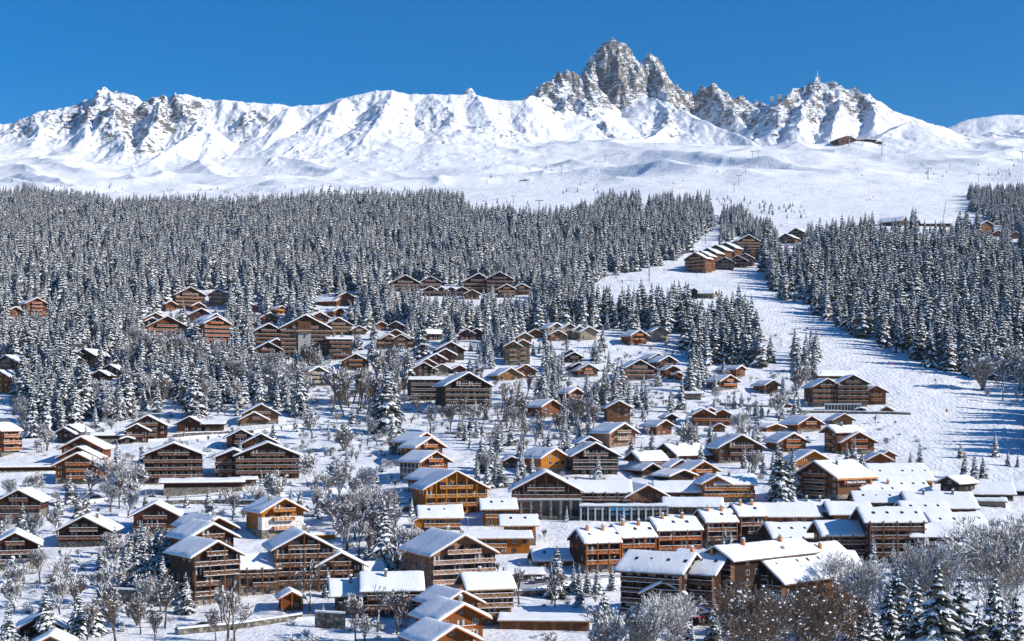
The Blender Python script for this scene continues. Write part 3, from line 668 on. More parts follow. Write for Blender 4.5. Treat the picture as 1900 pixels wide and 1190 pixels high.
# kind | px | base py | facade px | apex py (G) or eave py (E, F) | yaw | length m | wood | options | label
TABLE = '''
G|68|590|36|553|18|12|o|c|lone orange chalet peeping out of the forest at the far left
G|28|594|22|570|18|10|o||low orange gable just left of the lone forest chalet
G|353|574|52|533|10|16|e|b|wide red-brown chalet highest on the left slope, against the forest
G|405|568|34|537|-6|16|p|b|narrow pinkish chalet with stacked balconies, against the left forest edge
G|316|578|17|559|15|9|o||tiny orange gable left of the wide chalet at the forest edge
G|368|578|20|562|10|9|o||small orange gable half hidden under the wide forest-edge chalet
G|288|606|40|581|12|12|e||brown gable behind the broad orange-balconied chalet
G|282|609|20|590|8|6|r||small dark gable at the left shoulder of the broad orange-balconied chalet
G|311|636|70|587|4|14|o|b|broad orange-balconied chalet with a wide shallow roof, upper left village
G|373|600|42|573|10|12|r||dark gable behind and above the tall six-floor chalet
G|399|640|40|583|22|16|r|w|dark gable joined to the back of the tall six-floor chalet
G|402|655|44|588|16|20|o|bs|tall narrow chalet with six orange balconies, upper left
G|159|682|32|648|-36|13|d|xs|dark chalet with lit right side above snowy spruces, upper left
G|206|702|32|677|-26|8|d||small dark hut just below the dark chalet with the lit side
G|186|708|24|688|-24|8|d|w|lowest little dark hut below the dark chalet with the lit side
G|14|708|34|660|-36|17|t|cs|golden-brown chalet at the left edge, upper of the pair
G|1|730|30|688|-36|10|o|p|orange chalet with pillars at the left edge, lower of the pair
G|-16|848|34|786|-36|13|o|bvs|orange chalet cut by the left edge behind a frosted tree
G|130|822|34|789|-24|13|b|w|brown gable behind the three stepped orange chalets
G|122|824|30|794|-28|10|d|w|small dark chalet above the three stepped orange chalets
G|152|862|72|811|-14|16|o|w|rear one of the three stepped orange chalets
G|146|875|68|829|-12|12|o|w|middle one of the three stepped orange chalets
G|144|899|78|841|-8|14|o|cs|orange chalet with stone ground floor, front of the three stepped ones
G|274|819|66|771|-4|14|r|c|dark red chalet with a shallow gable behind the smaller balcony chalet
G|254|822|40|787|-4|8|r|b|small dark chalet with balcony in front of the dark red one
G|352|802|46|773|-6|12|r|w|small dark red chalet beside the flat snowy garage
F|397|802|34|786|-4|9|b|w|flat snow-roofed garage right of the small dark red chalet|garage
F|209|823|66|807|2|9|k|wS|long low grey building with flat snowy roof and dark openings|low building
G|236|824|20|811|2|5|d|w|tiny gabled porch at the end of the low grey building
G|322|899|104|822|0|16|r|bt|wide dark red lodge with three full-width pale balconies
G|447|834|50|797|2|12|r|c|small dark red gable at the top left of the four-gable lodge
+G|484|842|60|805|2|12|r|w
G|497|889|114|821|1|18|r|bt|large four-gable dark red lodge with long balconies on the snowfield
+G|434|889|66|834|1|16|r|bt
F|377|917|142|894|0|9|r|nS|long low shed with thick snow roof on a stone wall|shed
F|463|903|24|889|0|6|b|ws|small stone garage with snowy roof at the end of the long shed|garage
F|48|876|112|870|-4|6|d|n|long snow-roofed carport at the left edge|carport
G|36|972|70|909|-14|14|r|bS|dark red chalet with stone lower floors at the left edge
G|157|1015|92|958|-12|14|d|bhs|dark chalet with a red chimney and wide low roof, lower left
G|288|992|78|934|-4|13|r|cs|red-brown chalet with one long balcony behind snowy bushes, lower left
G|28|1060|78|988|-2|14|r|bs|balconied dark red chalet at the left edge above the snowfield
G|402|1050|60|960|22|20|e|wH|rear gable of the stepped apartment chalets, lower left centre
G|392|1085|82|972|22|14|b|ch|middle gable of the stepped apartment chalets, with stone chimney
G|399|1120|80|1004|24|16|m|bps|tall six-floor front gable of the stepped apartment chalets
E|472|1104|84|1051|6|12|m|bps|balconied link wing with a square snow roof between two tall lodges|lodge
G|563|1098|104|988|8|18|m|bpsH|tallest dark brown lodge with five balcony floors, lower centre left
G|632|1096|80|1025|8|13|m|cph|lower gabled lodge joined right of the tallest dark brown lodge
E|688|1078|44|1062|10|10|b|w|small snow-roofed annex right of the gabled lodge|annex
G|525|998|76|925|22|15|g|Wsch|golden chalet with a white middle band and small square windows
F|592|1004|60|996|6|7|g|n|golden boarded terrace in front of the white-banded chalet|terrace
G|541|1134|38|1097|6|7|o|p|little open orange timber hut on stone posts, bottom left centre|timber hut
E|664|1142|76|1100|4|12|m|bh|red-brown house with stone chimney behind frosted trees, bottom centre
E|731|1146|98|1091|2|13|m|bh|wider of the two joined snow-roofed houses behind frosted trees
G|76|1184|74|1142|-4|10|d|p|dark hut with tiny porch among spruces at the bottom left
G|95|1216|60|1178|-6|8|e|w|snow-covered roof cut by the bottom edge at far left
G|787|848|46|803|36|13|o|wG|rear of the two orange chalets with glass side on the snow slope
+G|796|862|50|812|36|10|o|c
G|805|894|52|838|36|14|o|cG|front orange chalet with white-framed glass side on the snow slope
G|818|920|52|871|32|14|e|w|brown gable squeezed between the stepped orange chalets and the golden lodge
G|845|954|112|874|16|18|g|bp|big golden lodge with a long left roof and post-framed balconies
E|820|1012|68|957|4|11|g|bSkN|golden house with snow terrace cut into its roof, below the golden lodge
E|928|976|54|941|6|10|g|bki|golden side wing with icicles right of the golden lodge
E|966|1014|56|971|4|10|g|SkNi|golden house on a tall grey stone base
F|897|1030|172|997|2|15|g|ci|long flat-roofed golden building with a wide snow terrace
G|782|985|26|960|0|6|g|nz|small round-topped snowy porch beside the golden houses|porch
G|858|1098|112|992|24|22|p|bH|large pink-timbered chalet with long lit balconies
E|913|1161|72|1087|14|11|t|bsh|light brown balcony house with square snow roof, bottom centre
G|852|1176|68|1096|28|12|o|w|uppermost of three stacked orange chalets at the bottom centre
G|855|1210|82|1120|28|12|o|ch|middle one of three stacked orange chalets at the bottom centre
G|838|1234|80|1161|28|12|o|c|lowest of three stacked orange chalets, cut by the bottom edge
F|1010|1171|166|1150|-2|8|t|nzD|row of brown garage doors under a flat snow roof|garages
E|1038|1052|76|1036|10|9|o|ck|small red-orange house behind young spruces, centre
F|976|1080|60|1064|2|9|w|wP|low cream annex with small windows by the parked cars|annex
G|821|1106|20|1089|24|4|k|nz|tiny open shelter with snow roof above the stacked orange chalets|shelter
G|1013|962|124|876|2|20|r|bpx|wide dark hotel with post-framed balconies over a stone arcade|hotel
E|1112|941|112|911|2|14|r|bpN|long hotel wing with a broad snow roof and red balconies|hotel wing
G|1200|941|74|900|16|16|e|xh|gabled hall with big windows above the shop arcade
E|1266|929|88|910|4|12|b|wN|brown boarded block with long snow roof right of the gabled hall
E|1288|955|98|937|2|9|b|cN|low brown block with two snow roofs behind the balcony row
G|1303|888|52|856|30|12|g|c|bright orange-gold chalet above the orange twin house
E|1366|932|66|896|12|11|g|bsh|right half of the bright orange twin house with wide balconies|chalet
G|1328|934|44|883|14|11|g|bs|left gable of the bright orange twin house
E|1288|858|56|842|38|17|b|chH|large steep snow roof over a dark gable, right of centre
E|1214|873|44|852|30|12|b|c|brown house with notched snow roof right of the dark broad chalet
G|1155|829|48|786|36|14|p|c|pale pinkish chalet with arched balcony openings on the centre slope
G|1207|884|30|860|34|14|d|w|long bluish snow roof sloping down behind the hotel wing
G|1261|876|36|853|34|12|b|wh|small brown gable left of the bright gold chalet
G|1264|893|44|872|40|10|d|n|low snow roof just above the brown boarded block
G|1374|858|80|807|20|15|b|ch|broad brown chalet behind bare trees, right of the steep snow roof
G|1470|840|50|804|25|14|o|c|orange chalet right of a tall spruce, above the tourist office
G|1437|802|30|787|30|12|o|w|small orange gable behind the tall spruce, right slope
G|1502|802|42|772|34|15|o|cs|orange-brown chalet with wide roof below the slope-side hotel
G|1185|640|30|613|32|12|o|c|lit orange chalet below the dark spruce clump
G|1224|634|30|607|20|10|w|w|pale grey chalet right of the lit one below the dark spruce clump
G|1186|706|50|668|20|13|b|bs|brown chalet with two balconies beside the stepped small chalets
G|1219|684|30|656|30|12|b|w|topmost of the stepped small chalets on the mid-right slope
G|1238|694|30|661|30|13|r|c|second of the stepped small chalets, with dark gable
G|1247|704|22|679|22|9|o|cs|third of the stepped small chalets, with lit gable
G|1259|706|13|691|18|5|o|z|lowest and smallest of the stepped small chalets
G|1374|700|16|679|40|18|o|w|small bright gable at the end of a long snow roof
G|1352|724|32|696|36|13|o|bs|orange chalet with long snow roof below the small bright gable
G|1431|730|24|706|32|12|e|w|dark brown gable chalet hidden by a snowy bush, right slope
F|1282|742|36|730|-4|9|w|w|plain grey shed with flat snow roof on the mid-right slope|shed
G|1148|786|42|744|8|13|e|w|brown gable chalet behind trees below the grey shed
G|1305|791|34|759|6|12|o|b|left gable of the twin orange chalet with long balcony
G|1340|791|36|760|6|12|o|b|right gable of the twin orange chalet with long balcony
G|1318|788|16|757|6|14|o|n|small middle gable of the twin orange chalet
G|1335|803|20|786|6|5|o|z|tiny porch gable below the twin orange chalet|porch
G|1245|787|20|768|20|8|d|w|tiny dark gable left of the twin orange chalet
G|1232|808|28|780|34|12|o|w|orange gable below the tiny dark one, left of the twin chalet
G|1461|758|13|750|0|4|o|nz|little red-orange hut by the retaining wall|hut
E|1553|703|62|699|24|10|b|w|rear snow-roofed block of the slope-side hotel|hotel block
G|1534|756|50|703|20|14|b|bs|left gable of the big slope-side hotel
G|1582|756|52|696|12|15|b|bsx|tallest middle gable of the big slope-side hotel
G|1625|752|36|716|10|13|o|cx|lit right gable of the big slope-side hotel
G|1597|768|18|757|0|5|d|nz|little dark hut below the slope-side hotel|hut
G|1646|769|18|755|-10|5|o|nz|little orange hut right of the slope-side hotel|hut
G|1560|757|10|751|0|3|o|nz|tiny snow-roofed kiosk on the hotel terrace|kiosk
G|1565|789|32|768|20|9|t|c|tan chalet beneath the slope-side hotel
G|1541|840|22|791|-48|15|e|ch|orange-brown house with a big square snow roof, left of a spruce
G|1592|844|58|802|22|14|o|cs|orange chalet with stone corner beside the piste
G|1508|871|60|837|22|14|g|w|golden chalet directly behind the tourist office
G|1631|864|40|841|14|11|o|b|orange chalet between spruces above the big snow roofs
G|1648|858|26|837|14|11|o|w|smaller orange gable behind the one between spruces
G|1516|930|74|856|-42|20|e|csfh|tourist office with dark gable, white ground floor and huge snow roof|tourist office
E|1680|905|96|889|22|22|e|nkf|large snow roof with orange edge right of the tourist office|hall
E|1690|926|72|915|24|24|e|nkf|second large snow roof with orange edge, slightly lower|hall
E|1648|932|66|921|24|20|e|nkO|wide snow roof between the tourist office and the large halls|hall
E|1634|947|78|929|12|12|e|ck|red-brown row house with snow roof below the wide hall roof
G|1762|928|32|884|-30|12|k|w|dark gable at the far right end of the village
E|1829|928|96|914|10|14|k|pnh|dark lodge with a long snow roof and dark chimney at the far right
F|1838|941|52|933|4|6|w|ns|low snow-roofed canopy below the dark far-right lodge|canopy
E|1900|920|44|908|6|9|r|n|snow-roofed building cut by the right edge
E|1752|958|112|940|16|18|r|nHk|long snow roof with stone chimneys at the right
E|1722|972|70|950|20|12|r|ck|snow-roofed row house stepping down at the right
E|1788|1010|86|978|26|16|r|nk|diagonal dark row house with a long descending snow roof, far right
E|1466|972|104|955|14|14|e|wiN|upper terrace row house with boarded end blocks
E|1516|964|52|946|16|12|e|wHN|small upper row house with two stone chimneys
E|1582|972|68|951|16|12|e|biN|upper row house with icicles along its eave
E|1488|1024|92|994|20|14|e|bpik|lower-left terrace block with posts and balconies
E|1580|1042|92|990|18|13|e|bpi|middle terrace block with icicled roof and five balcony floors
E|1662|1046|96|965|18|13|r|bpk|tall right terrace block behind a snowy spruce
E|1679|1044|60|976|18|11|r|bpi|projecting bay of the tall right terrace block with icicles
E|1745|1046|90|992|16|12|r|b|shaded end block of the terraces, lower right
E|1116|1064|62|1005|22|13|mo|bpOksz|first balcony house from the left in the orange row
E|1182|1050|62|995|22|13|mo|bpOksz|second balcony house from the left in the orange row
E|1259|1034|78|982|22|13|mo|bpOksz|third and widest balcony house in the orange row
E|1337|1016|54|967|22|13|me|bpOksz|fourth, redder balcony house in the row
E|1395|1008|46|956|22|13|me|bpOksz|fifth balcony house at the right end of the row
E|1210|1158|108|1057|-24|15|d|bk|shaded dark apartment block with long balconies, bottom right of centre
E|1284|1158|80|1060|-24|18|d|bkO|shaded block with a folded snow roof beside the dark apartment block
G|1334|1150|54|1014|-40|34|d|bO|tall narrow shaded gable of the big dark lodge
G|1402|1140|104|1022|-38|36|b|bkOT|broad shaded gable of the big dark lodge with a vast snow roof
G|1488|1056|34|1035|8|9|g|wz|small orange dormer gable standing in the vast snow roof|dormer|1122
E|1566|1072|56|1050|20|14|o|wk|orange-walled end house behind the vast snow roof
G|1231|1160|66|1079|-4|9|d|x|small glazed dark gable in front of the shaded block
G|1302|1162|34|1128|-6|7|d|w|tiny dark hut with a red sign at the bottom right
G|1778|1058|44|1010|-28|9|r|w|dark red hut behind frosted trees at the right
G|472|580|14|566|10|8|o|w|tiny orange gable alone at the forest edge, left
G|521|584|22|568|30|8|g|c|small golden chalet below the forest, left of centre
G|500|602|30|581|8|10|e|w|brown gable above the balconied left wing of the tower lodge
G|498|644|50|601|10|14|b|b|balconied left wing of the tower lodge
G|567|662|88|585|2|16|b|b|large lodge with a pale concrete tower, upper left centre
F|632|668|42|629|6|12|b|b|flat-roofed balconied block right of the tower lodge|apartment block
G|593|602|32|580|8|10|o|w|orange gable peeping over the tower lodge
G|628|622|46|590|4|12|t|b|tan balconied chalet right of the tower lodge
G|666|622|26|605|6|8|t|c|smaller tan chalet right of the tan balconied one
G|512|664|52|629|14|13|b|c|rear gable in front of the tower lodge
G|497|668|46|635|10|10|d|b|dark front gable below the tower lodge
G|660|688|48|657|4|12|e|cs|red-brown chalet standing alone below the flat-roofed block
G|589|718|44|681|22|15|w|bs|cream-coloured chalet with a bluish snow roof
G|628|588|18|572|32|9|o|w|small orange gable left of the steep snow-roofed chapel
E|606|568|36|558|-30|9|o|nT|steep snow-roofed chapel with orange gable at the forest edge|chapel
G|642|568|30|543|12|10|e|w|red-brown gable right of the snow-roofed chapel
G|752|542|52|511|6|14|r|b|leftmost big gable of the forest residence
G|799|536|36|513|4|12|r|b|second gable from the left of the forest residence
G|798|550|24|532|2|9|r|b|first of the four small gables in the forest residence row
G|819|550|22|533|2|9|r|b|second of the four small gables in the forest residence row
G|837|550|22|533|2|9|r|b|third of the four small gables in the forest residence row
G|857|550|24|533|2|9|r|b|last of the four small gables in the forest residence row
G|888|544|52|508|4|14|r|b|broad dark gable in the middle of the forest residence
G|927|545|46|505|4|16|r|b|tallest gable of the forest residence with many balconies
G|940|553|30|528|4|10|e|b|lit front gable of the forest residence beside the slope
G|968|548|28|527|4|9|e|b|rightmost gable of the forest residence
G|876|556|26|538|4|8|e|w|small slanted gable below the middle of the forest residence
G|708|613|18|597|8|8|o|w|small orange gable above the wide tan chalet
G|735|615|26|597|-12|10|e|w|dark gable above the wide tan chalet
G|734|647|66|612|4|14|t|b|wide tan chalet with two small gables in its front
+G|722|648|28|621|4|9|t|b
+G|744|648|26|621|4|9|t|c
E|808|632|24|618|20|9|k|w|dark snow-roofed cabin among trees, centre
G|866|632|24|611|6|9|r|w|left one of two dark gables behind the central spruces
G|884|632|20|610|6|9|r|w|right one of two dark gables behind the central spruces
G|836|670|50|635|12|14|r|xP|red chalet with white panels, upper centre
G|826|674|36|648|10|10|r|w|red gable overlapping the white-panelled chalet
G|808|682|34|657|14|10|r|w|red gable stepping down left of the white-panelled chalet
G|791|694|32|666|16|10|b|w|brown gable lower in the stepped row, upper centre
G|785|700|44|673|16|12|d|w|dark lowest gable of the stepped row, upper centre
G|819|697|25|676|10|8|w|w|small grey-beige gable above the dark stone lodge
G|852|694|22|678|10|8|e|w|little brown gable behind the dark stone lodge
G|868|765|82|692|18|18|k|bh|dark stone lodge with sweeping snow roof and many balconies
F|800|744|76|704|8|14|k|b|black flat-roofed block left of the dark stone lodge|apartment block
G|952|678|28|634|4|12|t|cs|left half of the tan and white double chalet, centre
G|970|676|26|631|4|12|t|cs|right half of the tan and white double chalet, centre
G|975|702|38|677|10|12|o|w|orange gable chalet below the tan and white double
G|946|706|42|683|26|12|t|w|tan chalet with bluish roof left of the orange gable
G|993|627|24|611|10|8|o|w|small lit gable above the snowy meadow, centre
G|973|636|26|618|16|9|t|w|tan gable left of the small lit one above the meadow
G|1031|629|28|600|30|11|w|w|first grey chalet from the left below the dark spruces
G|1055|629|28|601|30|11|w|w|second grey chalet from the left below the dark spruces
G|1074|630|22|606|26|10|w|w|third grey chalet from the left below the dark spruces
G|1092|631|30|607|20|11|w|w|rightmost grey chalet below the dark spruces
G|1034|634|26|613|20|9|e|w|brown gable in front of the four grey chalets
G|1059|665|18|649|10|7|r|w|topmost tiny gable of the small cluster right of the meadow
G|1065|674|28|654|10|10|d|c|dark gable of the small cluster right of the meadow
G|1073|690|22|673|14|9|k|w|grey gable of the small cluster right of the meadow
G|1091|700|36|676|16|12|o|sc|orange gable at the bottom of the small cluster
G|1022|774|34|742|38|12|o|w|orange chalet hidden in trees below the small cluster
G|1067|748|24|721|36|10|o|w|orange gable edge among spruces, right of centre
G|484|788|64|750|4|13|t|cs|golden-brown chalet with a round window alone on the left snow slope
G|471|790|48|765|4|8|t|xs|front gable attached to the golden-brown slope chalet
G|1027|878|46|833|34|14|g|ks|golden timber and stone chalet left of the dark broad chalet
G|1104|882|82|822|14|17|d|bhk|dark broad chalet with white-edged balconies, centre
G|1093|845|34|811|14|10|d|w|small dark gable behind the dark broad chalet
G|949|869|24|847|10|9|b|w|small brown gable hidden by spruces above the hotel
G|1291|506|36|469|-32|10|e|b|lowest left gable of the stepped slope-top residence
G|1301|504|30|466|-32|10|e|b|second step of the slope-top residence
G|1314|499|30|461|-32|11|e|b|third step of the slope-top residence
G|1330|494|32|455|-32|11|e|b|fourth step of the slope-top residence
G|1348|488|32|451|-32|11|e|b|fifth step of the slope-top residence
G|1388|484|40|436|18|16|t|b|tallest lit gable at the top of the slope-top residence
G|1345|501|30|478|-6|9|d|b|left of the three low dark gables of the slope-top residence
G|1369|497|32|475|-6|9|d|b|middle of the three low dark gables of the slope-top residence
G|1382|494|28|471|-8|10|e|b|right of the three low gables of the slope-top residence
G|1478|448|26|424|-26|14|e|b|upper red-brown chalet at the top of the right forest
G|1459|452|26|434|-26|12|e|b|lower red-brown chalet at the top of the right forest
E|1652|420|40|411|-24|18|b|nT|long snow-roofed lodge above the right forest with a dark gable
E|1738|421|52|414|14|16|b|nT|low snow-roofed house above the right forest by the leaning pole
G|1830|436|24|410|38|16|o|w|orange gabled chalet above the right forest, near the dark clump
G|1851|440|14|428|20|6|o|w|small orange gable right of the gabled chalet above the forest
G|1884|444|16|430|10|7|t|w|tan hut at the right edge above the forest
E|1306|554|34|544|-14|10|w|w|snow-roofed cabin among spruces on the piste edge
G|1288|556|11|535|-4|5|k|nTz|narrow dark steep gable next to the cabin on the piste edge
G|1843|707|15|694|0|5|d|nz|dark hut under frosted trees at the right edge of the piste|hut
'''
_prev = {}; ROOTS = {}
for ln in TABLE.strip().splitlines():
    r_ = make_building(ln, _prev)
    ROOTS[ln.split('|')[-1] if len(ln.split('|')) > 9 else ln] = r_
# ------------------------------------------------------------------ vegetation
NEEDLE = m_flat('spruce_needles', (.042,.045,.034), .9, .45, 1.2); NEEDLEF = m_flat('frosted_needles', (.12,.115,.10), .9, .4, 1.2); BARK = m_flat('bark', (.085,.062,.048), .9, .3)
FROST = m_flat('snow_on_boughs', (.84,.86,.89), .7, .05)
TWIG = m_twig('snowy_twigs', (.13,.095,.075), .30); TWIGB = m_twig('brown_twigs', (.15,.095,.06), .72); TWIGF = m_twig('frosted_twigs', (.20,.17,.15), .08)
def spruce(seed, H=20., rad=3.6, levels=15, per=8, det=0, cover=.75, taper=.9):
    r = random.Random(seed); b = MB()
    sil = [r.uniform(.85, 1.15) for _ in range(12)]
    for lv in range(levels):
        t = (lv+.5)/levels; z = H*(.05+.93*t**.92); RR = rad*(1-t)**taper*r.uniform(.86, 1.12)+.22
        n = max(4, int(per*(1-t*.45)))
        a0 = r.uniform(0, 6.3)
        for k in range(n):
            a = a0+k*6.283/n+r.uniform(-.25, .25); Rb = RR*r.uniform(.72, 1.18)*sil[int((a % 6.283)/6.283*12) % 12]
            dx, dy = math.cos(a), math.sin(a); zz_ = z+r.uniform(-.35, .35)*H/levels
            dr = r.uniform(.32, .62)*(1-.5*t); up = .10
            m = 4 if det else 3; wm = Rb*(.30 if det else .36)*r.uniform(.8, 1.25)+.12
            sp = []
            for i in range(m+1):
                q = i/m; d = Rb*q; h = zz_+Rb*(up*math.sin(q*3)*1.2-dr*q**1.7)
                sp.append((dx*d, dy*d, h, wm*(.25+1.1*math.sin(min(1, q*1.15)*2.6))*(1-.85*q**4)))
            def side(i, s, f=1.0, dz=0.0, jit=.15):
                x, y, h, w = sp[i]; w *= f
                return (x-dy*w*s*(1+r.uniform(-jit, jit)), y+dx*w*s*(1+r.uniform(-jit, jit)), h-w*.42+dz+r.uniform(-jit, jit)*.3)
            L = [side(i, 1) for i in range(m+1)]; Q = [side(i, -1) for i in range(m+1)]
            C = [(x, y, h) for x, y, h, w in sp]
            for i in range(m):
                b.quad(C[i], C[i+1], L[i+1], L[i], 0); b.quad(C[i+1], C[i], Q[i], Q[i+1], 0)
                # hanging needles below the bough
                x0, y0, h0 = C[i]; x1, y1, h1 = C[i+1]
                if i: b.quad((x0, y0, h0), (x0+r.uniform(-.1, .1), y0, h0-.32*wm-.35), (x1, y1, h1-.25*wm-.3), (x1, y1, h1), 0)
            if r.random() < cover:
                i0 = 1 if r.random() < .5 else 0; i1 = m if r.random() < .8 else m-1; f = r.uniform(.6, .95); th = .10+.03*Rb
                sh = r.uniform(-.25, .25)
                T = []
                for i in range(i0, i1+1):
                    x, y, h, w = sp[i]; e = .35 if i in (i0, i1) else 1
                    cx, cy = x-dy*w*sh, y+dx*w*sh; w *= f*e
                    T.append(((cx, cy, h+th*(1.4 if e == 1 else .8)), (cx-dy*w, cy+dx*w, h-w*.40+.06+r.uniform(0, .08)), (cx+dy*w, cy-dx*w, h-w*.40+.06+r.uniform(0, .08))))
                for i in range(len(T)-1):
                    A, B = T[i], T[i+1]
                    b.quad(A[0], B[0], B[1], A[1], 1); b.quad(B[0], A[0], A[2], B[2], 1)
                if det and Rb > 1.2:
                    for q in range(4):     # clumps of snow on side twigs
                        i = r.randint(1, m); x, y, h, w = sp[i]; s = r.choice((-1, 1)); l = w*r.uniform(.7, 1.3)+.15
                        ex, ey = x-dy*l*s+dx*l*.6, y+dx*l*s+dy*l*.6; ez = h-l*.45; wd = .13+.05*Rb
                        b.tri((x, y, h+.06), (ex+dx*wd, ey+dy*wd, ez-.08), (ex, ey, ez+.14), 1); b.tri((x, y, h+.06), (ex, ey, ez+.14), (ex-dx*wd, ey-dy*wd, ez-.05), 1)
                        b.tri((x, y, h-.1), (ex+dx*wd*1.6, ey+dy*wd*1.6, ez-.3), (ex-dx*wd*1.6, ey-dy*wd*1.6, ez-.25), 0)
    b.tube((0, 0, H*.90), (0, 0, H*1.02), .16, .03, 4, 0)
    b.tri((.22, 0, H*.93), (-.2, .1, H*.95), (0, 0, H*1.03), 1); b.tri((-.2, -.1, H*.9), (.2, -.15, H*.93), (0, 0, H*1.0), 1)
    return b
def trunk_mesh(H, r=.28): 
    b = MB(); b.tube((0, 0, -1.5), (0, 0, H*.5), r, r*.6, 6, 0); b.tube((0, 0, H*.5), (0, 0, H*.95), r*.6, r*.12, 5, 0)
    return b.mesh('trunk', [BARK])
def bare(seed, H=11., spread=.5, mat=None, depth=5, dens=3, thick=1.0, up=.3, clump=.14, h0=.20):
    """leafless tree: trunk mesh, crown mesh of branches"""
    r = random.Random(seed); T = MB(); Cc = MB()
    def grow(p, d, ln, rad, lv):
        seg = 2 if lv < 3 else 1; q = Vector(p)
        for i in range(seg):
            nd = (d+Vector((r.uniform(-.22, .22), r.uniform(-.22, .22), r.uniform(-.08, .16)))).normalized()
            e = q+nd*(ln/seg); (T if lv == 0 else Cc).tube(q, e, rad*(1-.35*i/seg), rad*(1-.35*(i+1)/seg), 5 if lv < 2 else 3, 0)
            if lv < depth and (i == seg-1 or lv > 0):
                n = dens if i == seg-1 else max(1, dens-1)
                for k in range(n):
                    a = r.uniform(0, 6.283); t = r.uniform(.35, .95)*spread*1.5
                    o = nd.orthogonal().normalized(); o.rotate(Matrix.Rotation(a, 3, nd))
                    c = (nd+o*t+Vector((0, 0, up))).normalized()
                    grow(e, c, ln*r.uniform(.58, .82), max(.028*thick, rad*.55), lv+1)
            if lv >= depth-1 and r.random() < clump: Cc.blob(tuple(e), r.uniform(.05, .12)*min(1.2, max(.8, thick)), 4, 1, .8)
            q = e; d = nd
    grow((0, 0, -.8), Vector((0, 0, 1)), H*h0, .12*thick, 0)
    return T.mesh('trunk', [BARK]), Cc.mesh('branches', [mat or TWIG, FROST])
def clump_snow(me_b, seed): pass
def bush(seed, R0=1.4, mat=None):
    r = random.Random(seed); b = MB()
    for i in range(46):
        a = r.uniform(0, 6.28); e = r.uniform(.15, 1.3); l = R0*r.uniform(.5, 1.1)
        d = Vector((math.cos(a)*math.cos(e), math.sin(a)*math.cos(e), math.sin(e))); p = Vector((0, 0, -.1)); q = p+d*l
        b.tube(p, q, .05, .03, 3, 0)
        for k in range(3):
            d2 = (d+Vector((r.uniform(-.7, .7), r.uniform(-.7, .7), r.uniform(-.2, .6)))).normalized()
            s = p+(q-p)*r.uniform(.4, 1); b.tube(s, s+d2*l*.45, .035, .022, 3, 0)
            if r.random() < .45: b.blob(tuple(s+d2*l*.4), r.uniform(.08, .2), 4, 1)
    return b.mesh('snowy_bush', [mat or TWIG, FROST])
def roundbush(seed, R0=1.6):
    """clipped evergreen capped with lumps of snow"""
    r = random.Random(seed); b = MB()
    for i in range(120):
        a = r.uniform(0, 6.28); e = r.uniform(-.2, 1.5); q = R0*r.uniform(.75, 1.0)
        c = (math.cos(a)*math.cos(e)*q, math.sin(a)*math.cos(e)*q, q*math.sin(e)*1.25+R0*.35)
        s = R0*.22
        d = [(c[0]+r.uniform(-s, s), c[1]+r.uniform(-s, s), c[2]+r.uniform(-s, s)) for _ in range(3)]
        b.tri(*d, 0)
        if r.random() < .55: b.blob((c[0], c[1], c[2]+.08), R0*r.uniform(.09, .19), 5, 1, .7)
    return b.mesh('snowy_evergreen', [NEEDLE, FROST])
SP_HI = [(spruce(100+i, 20, 4.3+.3*(i % 3), 17, 10, 1, .82).mesh('crown', [NEEDLE, FROST]), trunk_mesh(20)) for i in range(5)]
SP_LO = [spruce(200+i, 18, 3.4+.4*(i % 3), 16+i % 3, 9, 0, .95).mesh('spruce_tree', [NEEDLEF, FROST]) for i in range(7)]
SP_DK = [spruce(300+i, 18, 3.5, 15, 8, 0, .85).mesh('spruce_tree', [NEEDLE, FROST]) for i in range(4)]
BARE = [bare(400+i, 11, .5, TWIG, 5, 2+(i % 2), 1.5, .45) for i in range(5)]
FROSTED = [bare(420+i, 11, .62, TWIGF, 5, 3, 1.6, .38, .05, .08+.05*i) for i in range(4)]
SLIM = [bare(430+i, 12, .26, TWIG, 4, 3, 1.5, .9) for i in range(3)]
BIGF = [bare(480+i, 13, .66, TWIGF, 6, 3, .75, .25, .03) for i in range(3)]
BROWN = [bare(440+i, 12, .62, TWIGB, 6, 3, .7, .2, .035) for i in range(2)]
BUSH = [bush(450+i) for i in range(4)]; RB = [roundbush(460+i) for i in range(3)]

tr = random.Random(99)
def ground_many(a): return ground(np.array([q[0] for q in a]), np.array([q[1] for q in a]))
def sample(poly, spacing, jit=.45, ymax=2100):
    """points on the land whose picture position falls inside the polygon"""
    ys = [hit(px, py)[1] for px, py in poly]; y0, y1 = min(ys)-10, min(ymax, max(ys)+10)
    u0 = min(p[0] for p in poly); u1 = max(p[0] for p in poly)
    out = []; Y = y0
    while Y < y1:
        x0, x1 = (u0-CX)/F*Y, (u1-CX)/F*Y; X = x0+tr.random()*spacing
        while X < x1:
            out.append((X+tr.uniform(-jit, jit)*spacing, Y+tr.uniform(-jit, jit)*spacing)); X += spacing
        Y += spacing*.9
    if not out: return []
    x = np.array([o[0] for o in out]); y = np.array([o[1] for o in out]); z = ground(x, y)
    PX = CX+x/y*F; PY = CY-z/y*F; k = inpoly(PX, PY, poly)
    return list(zip(x[k], y[k], z[k]))
BA = np.array([b[:7] for b in BUILT])
def clear(x, y, z, h, w=2.5, tol=.45):
    """keep plants off the houses and from hiding their fronts"""
    px, pb = proj(x, y, z); pt = CY-(z+h)/y*F; hw = w/y*F
    for x0, x1, t, b_, by, bx, bs in BA:
        if abs(y-by-6) < bs*.75+5 and abs(x-bx) < bs*.75+3 and y > by-3: return False
        if y < by+2 and px+hw*.6 > x0 and px-hw*.6 < x1:
            if pt < b_-(b_-t)*(1-tol) and pb > t+2: return False
    return True
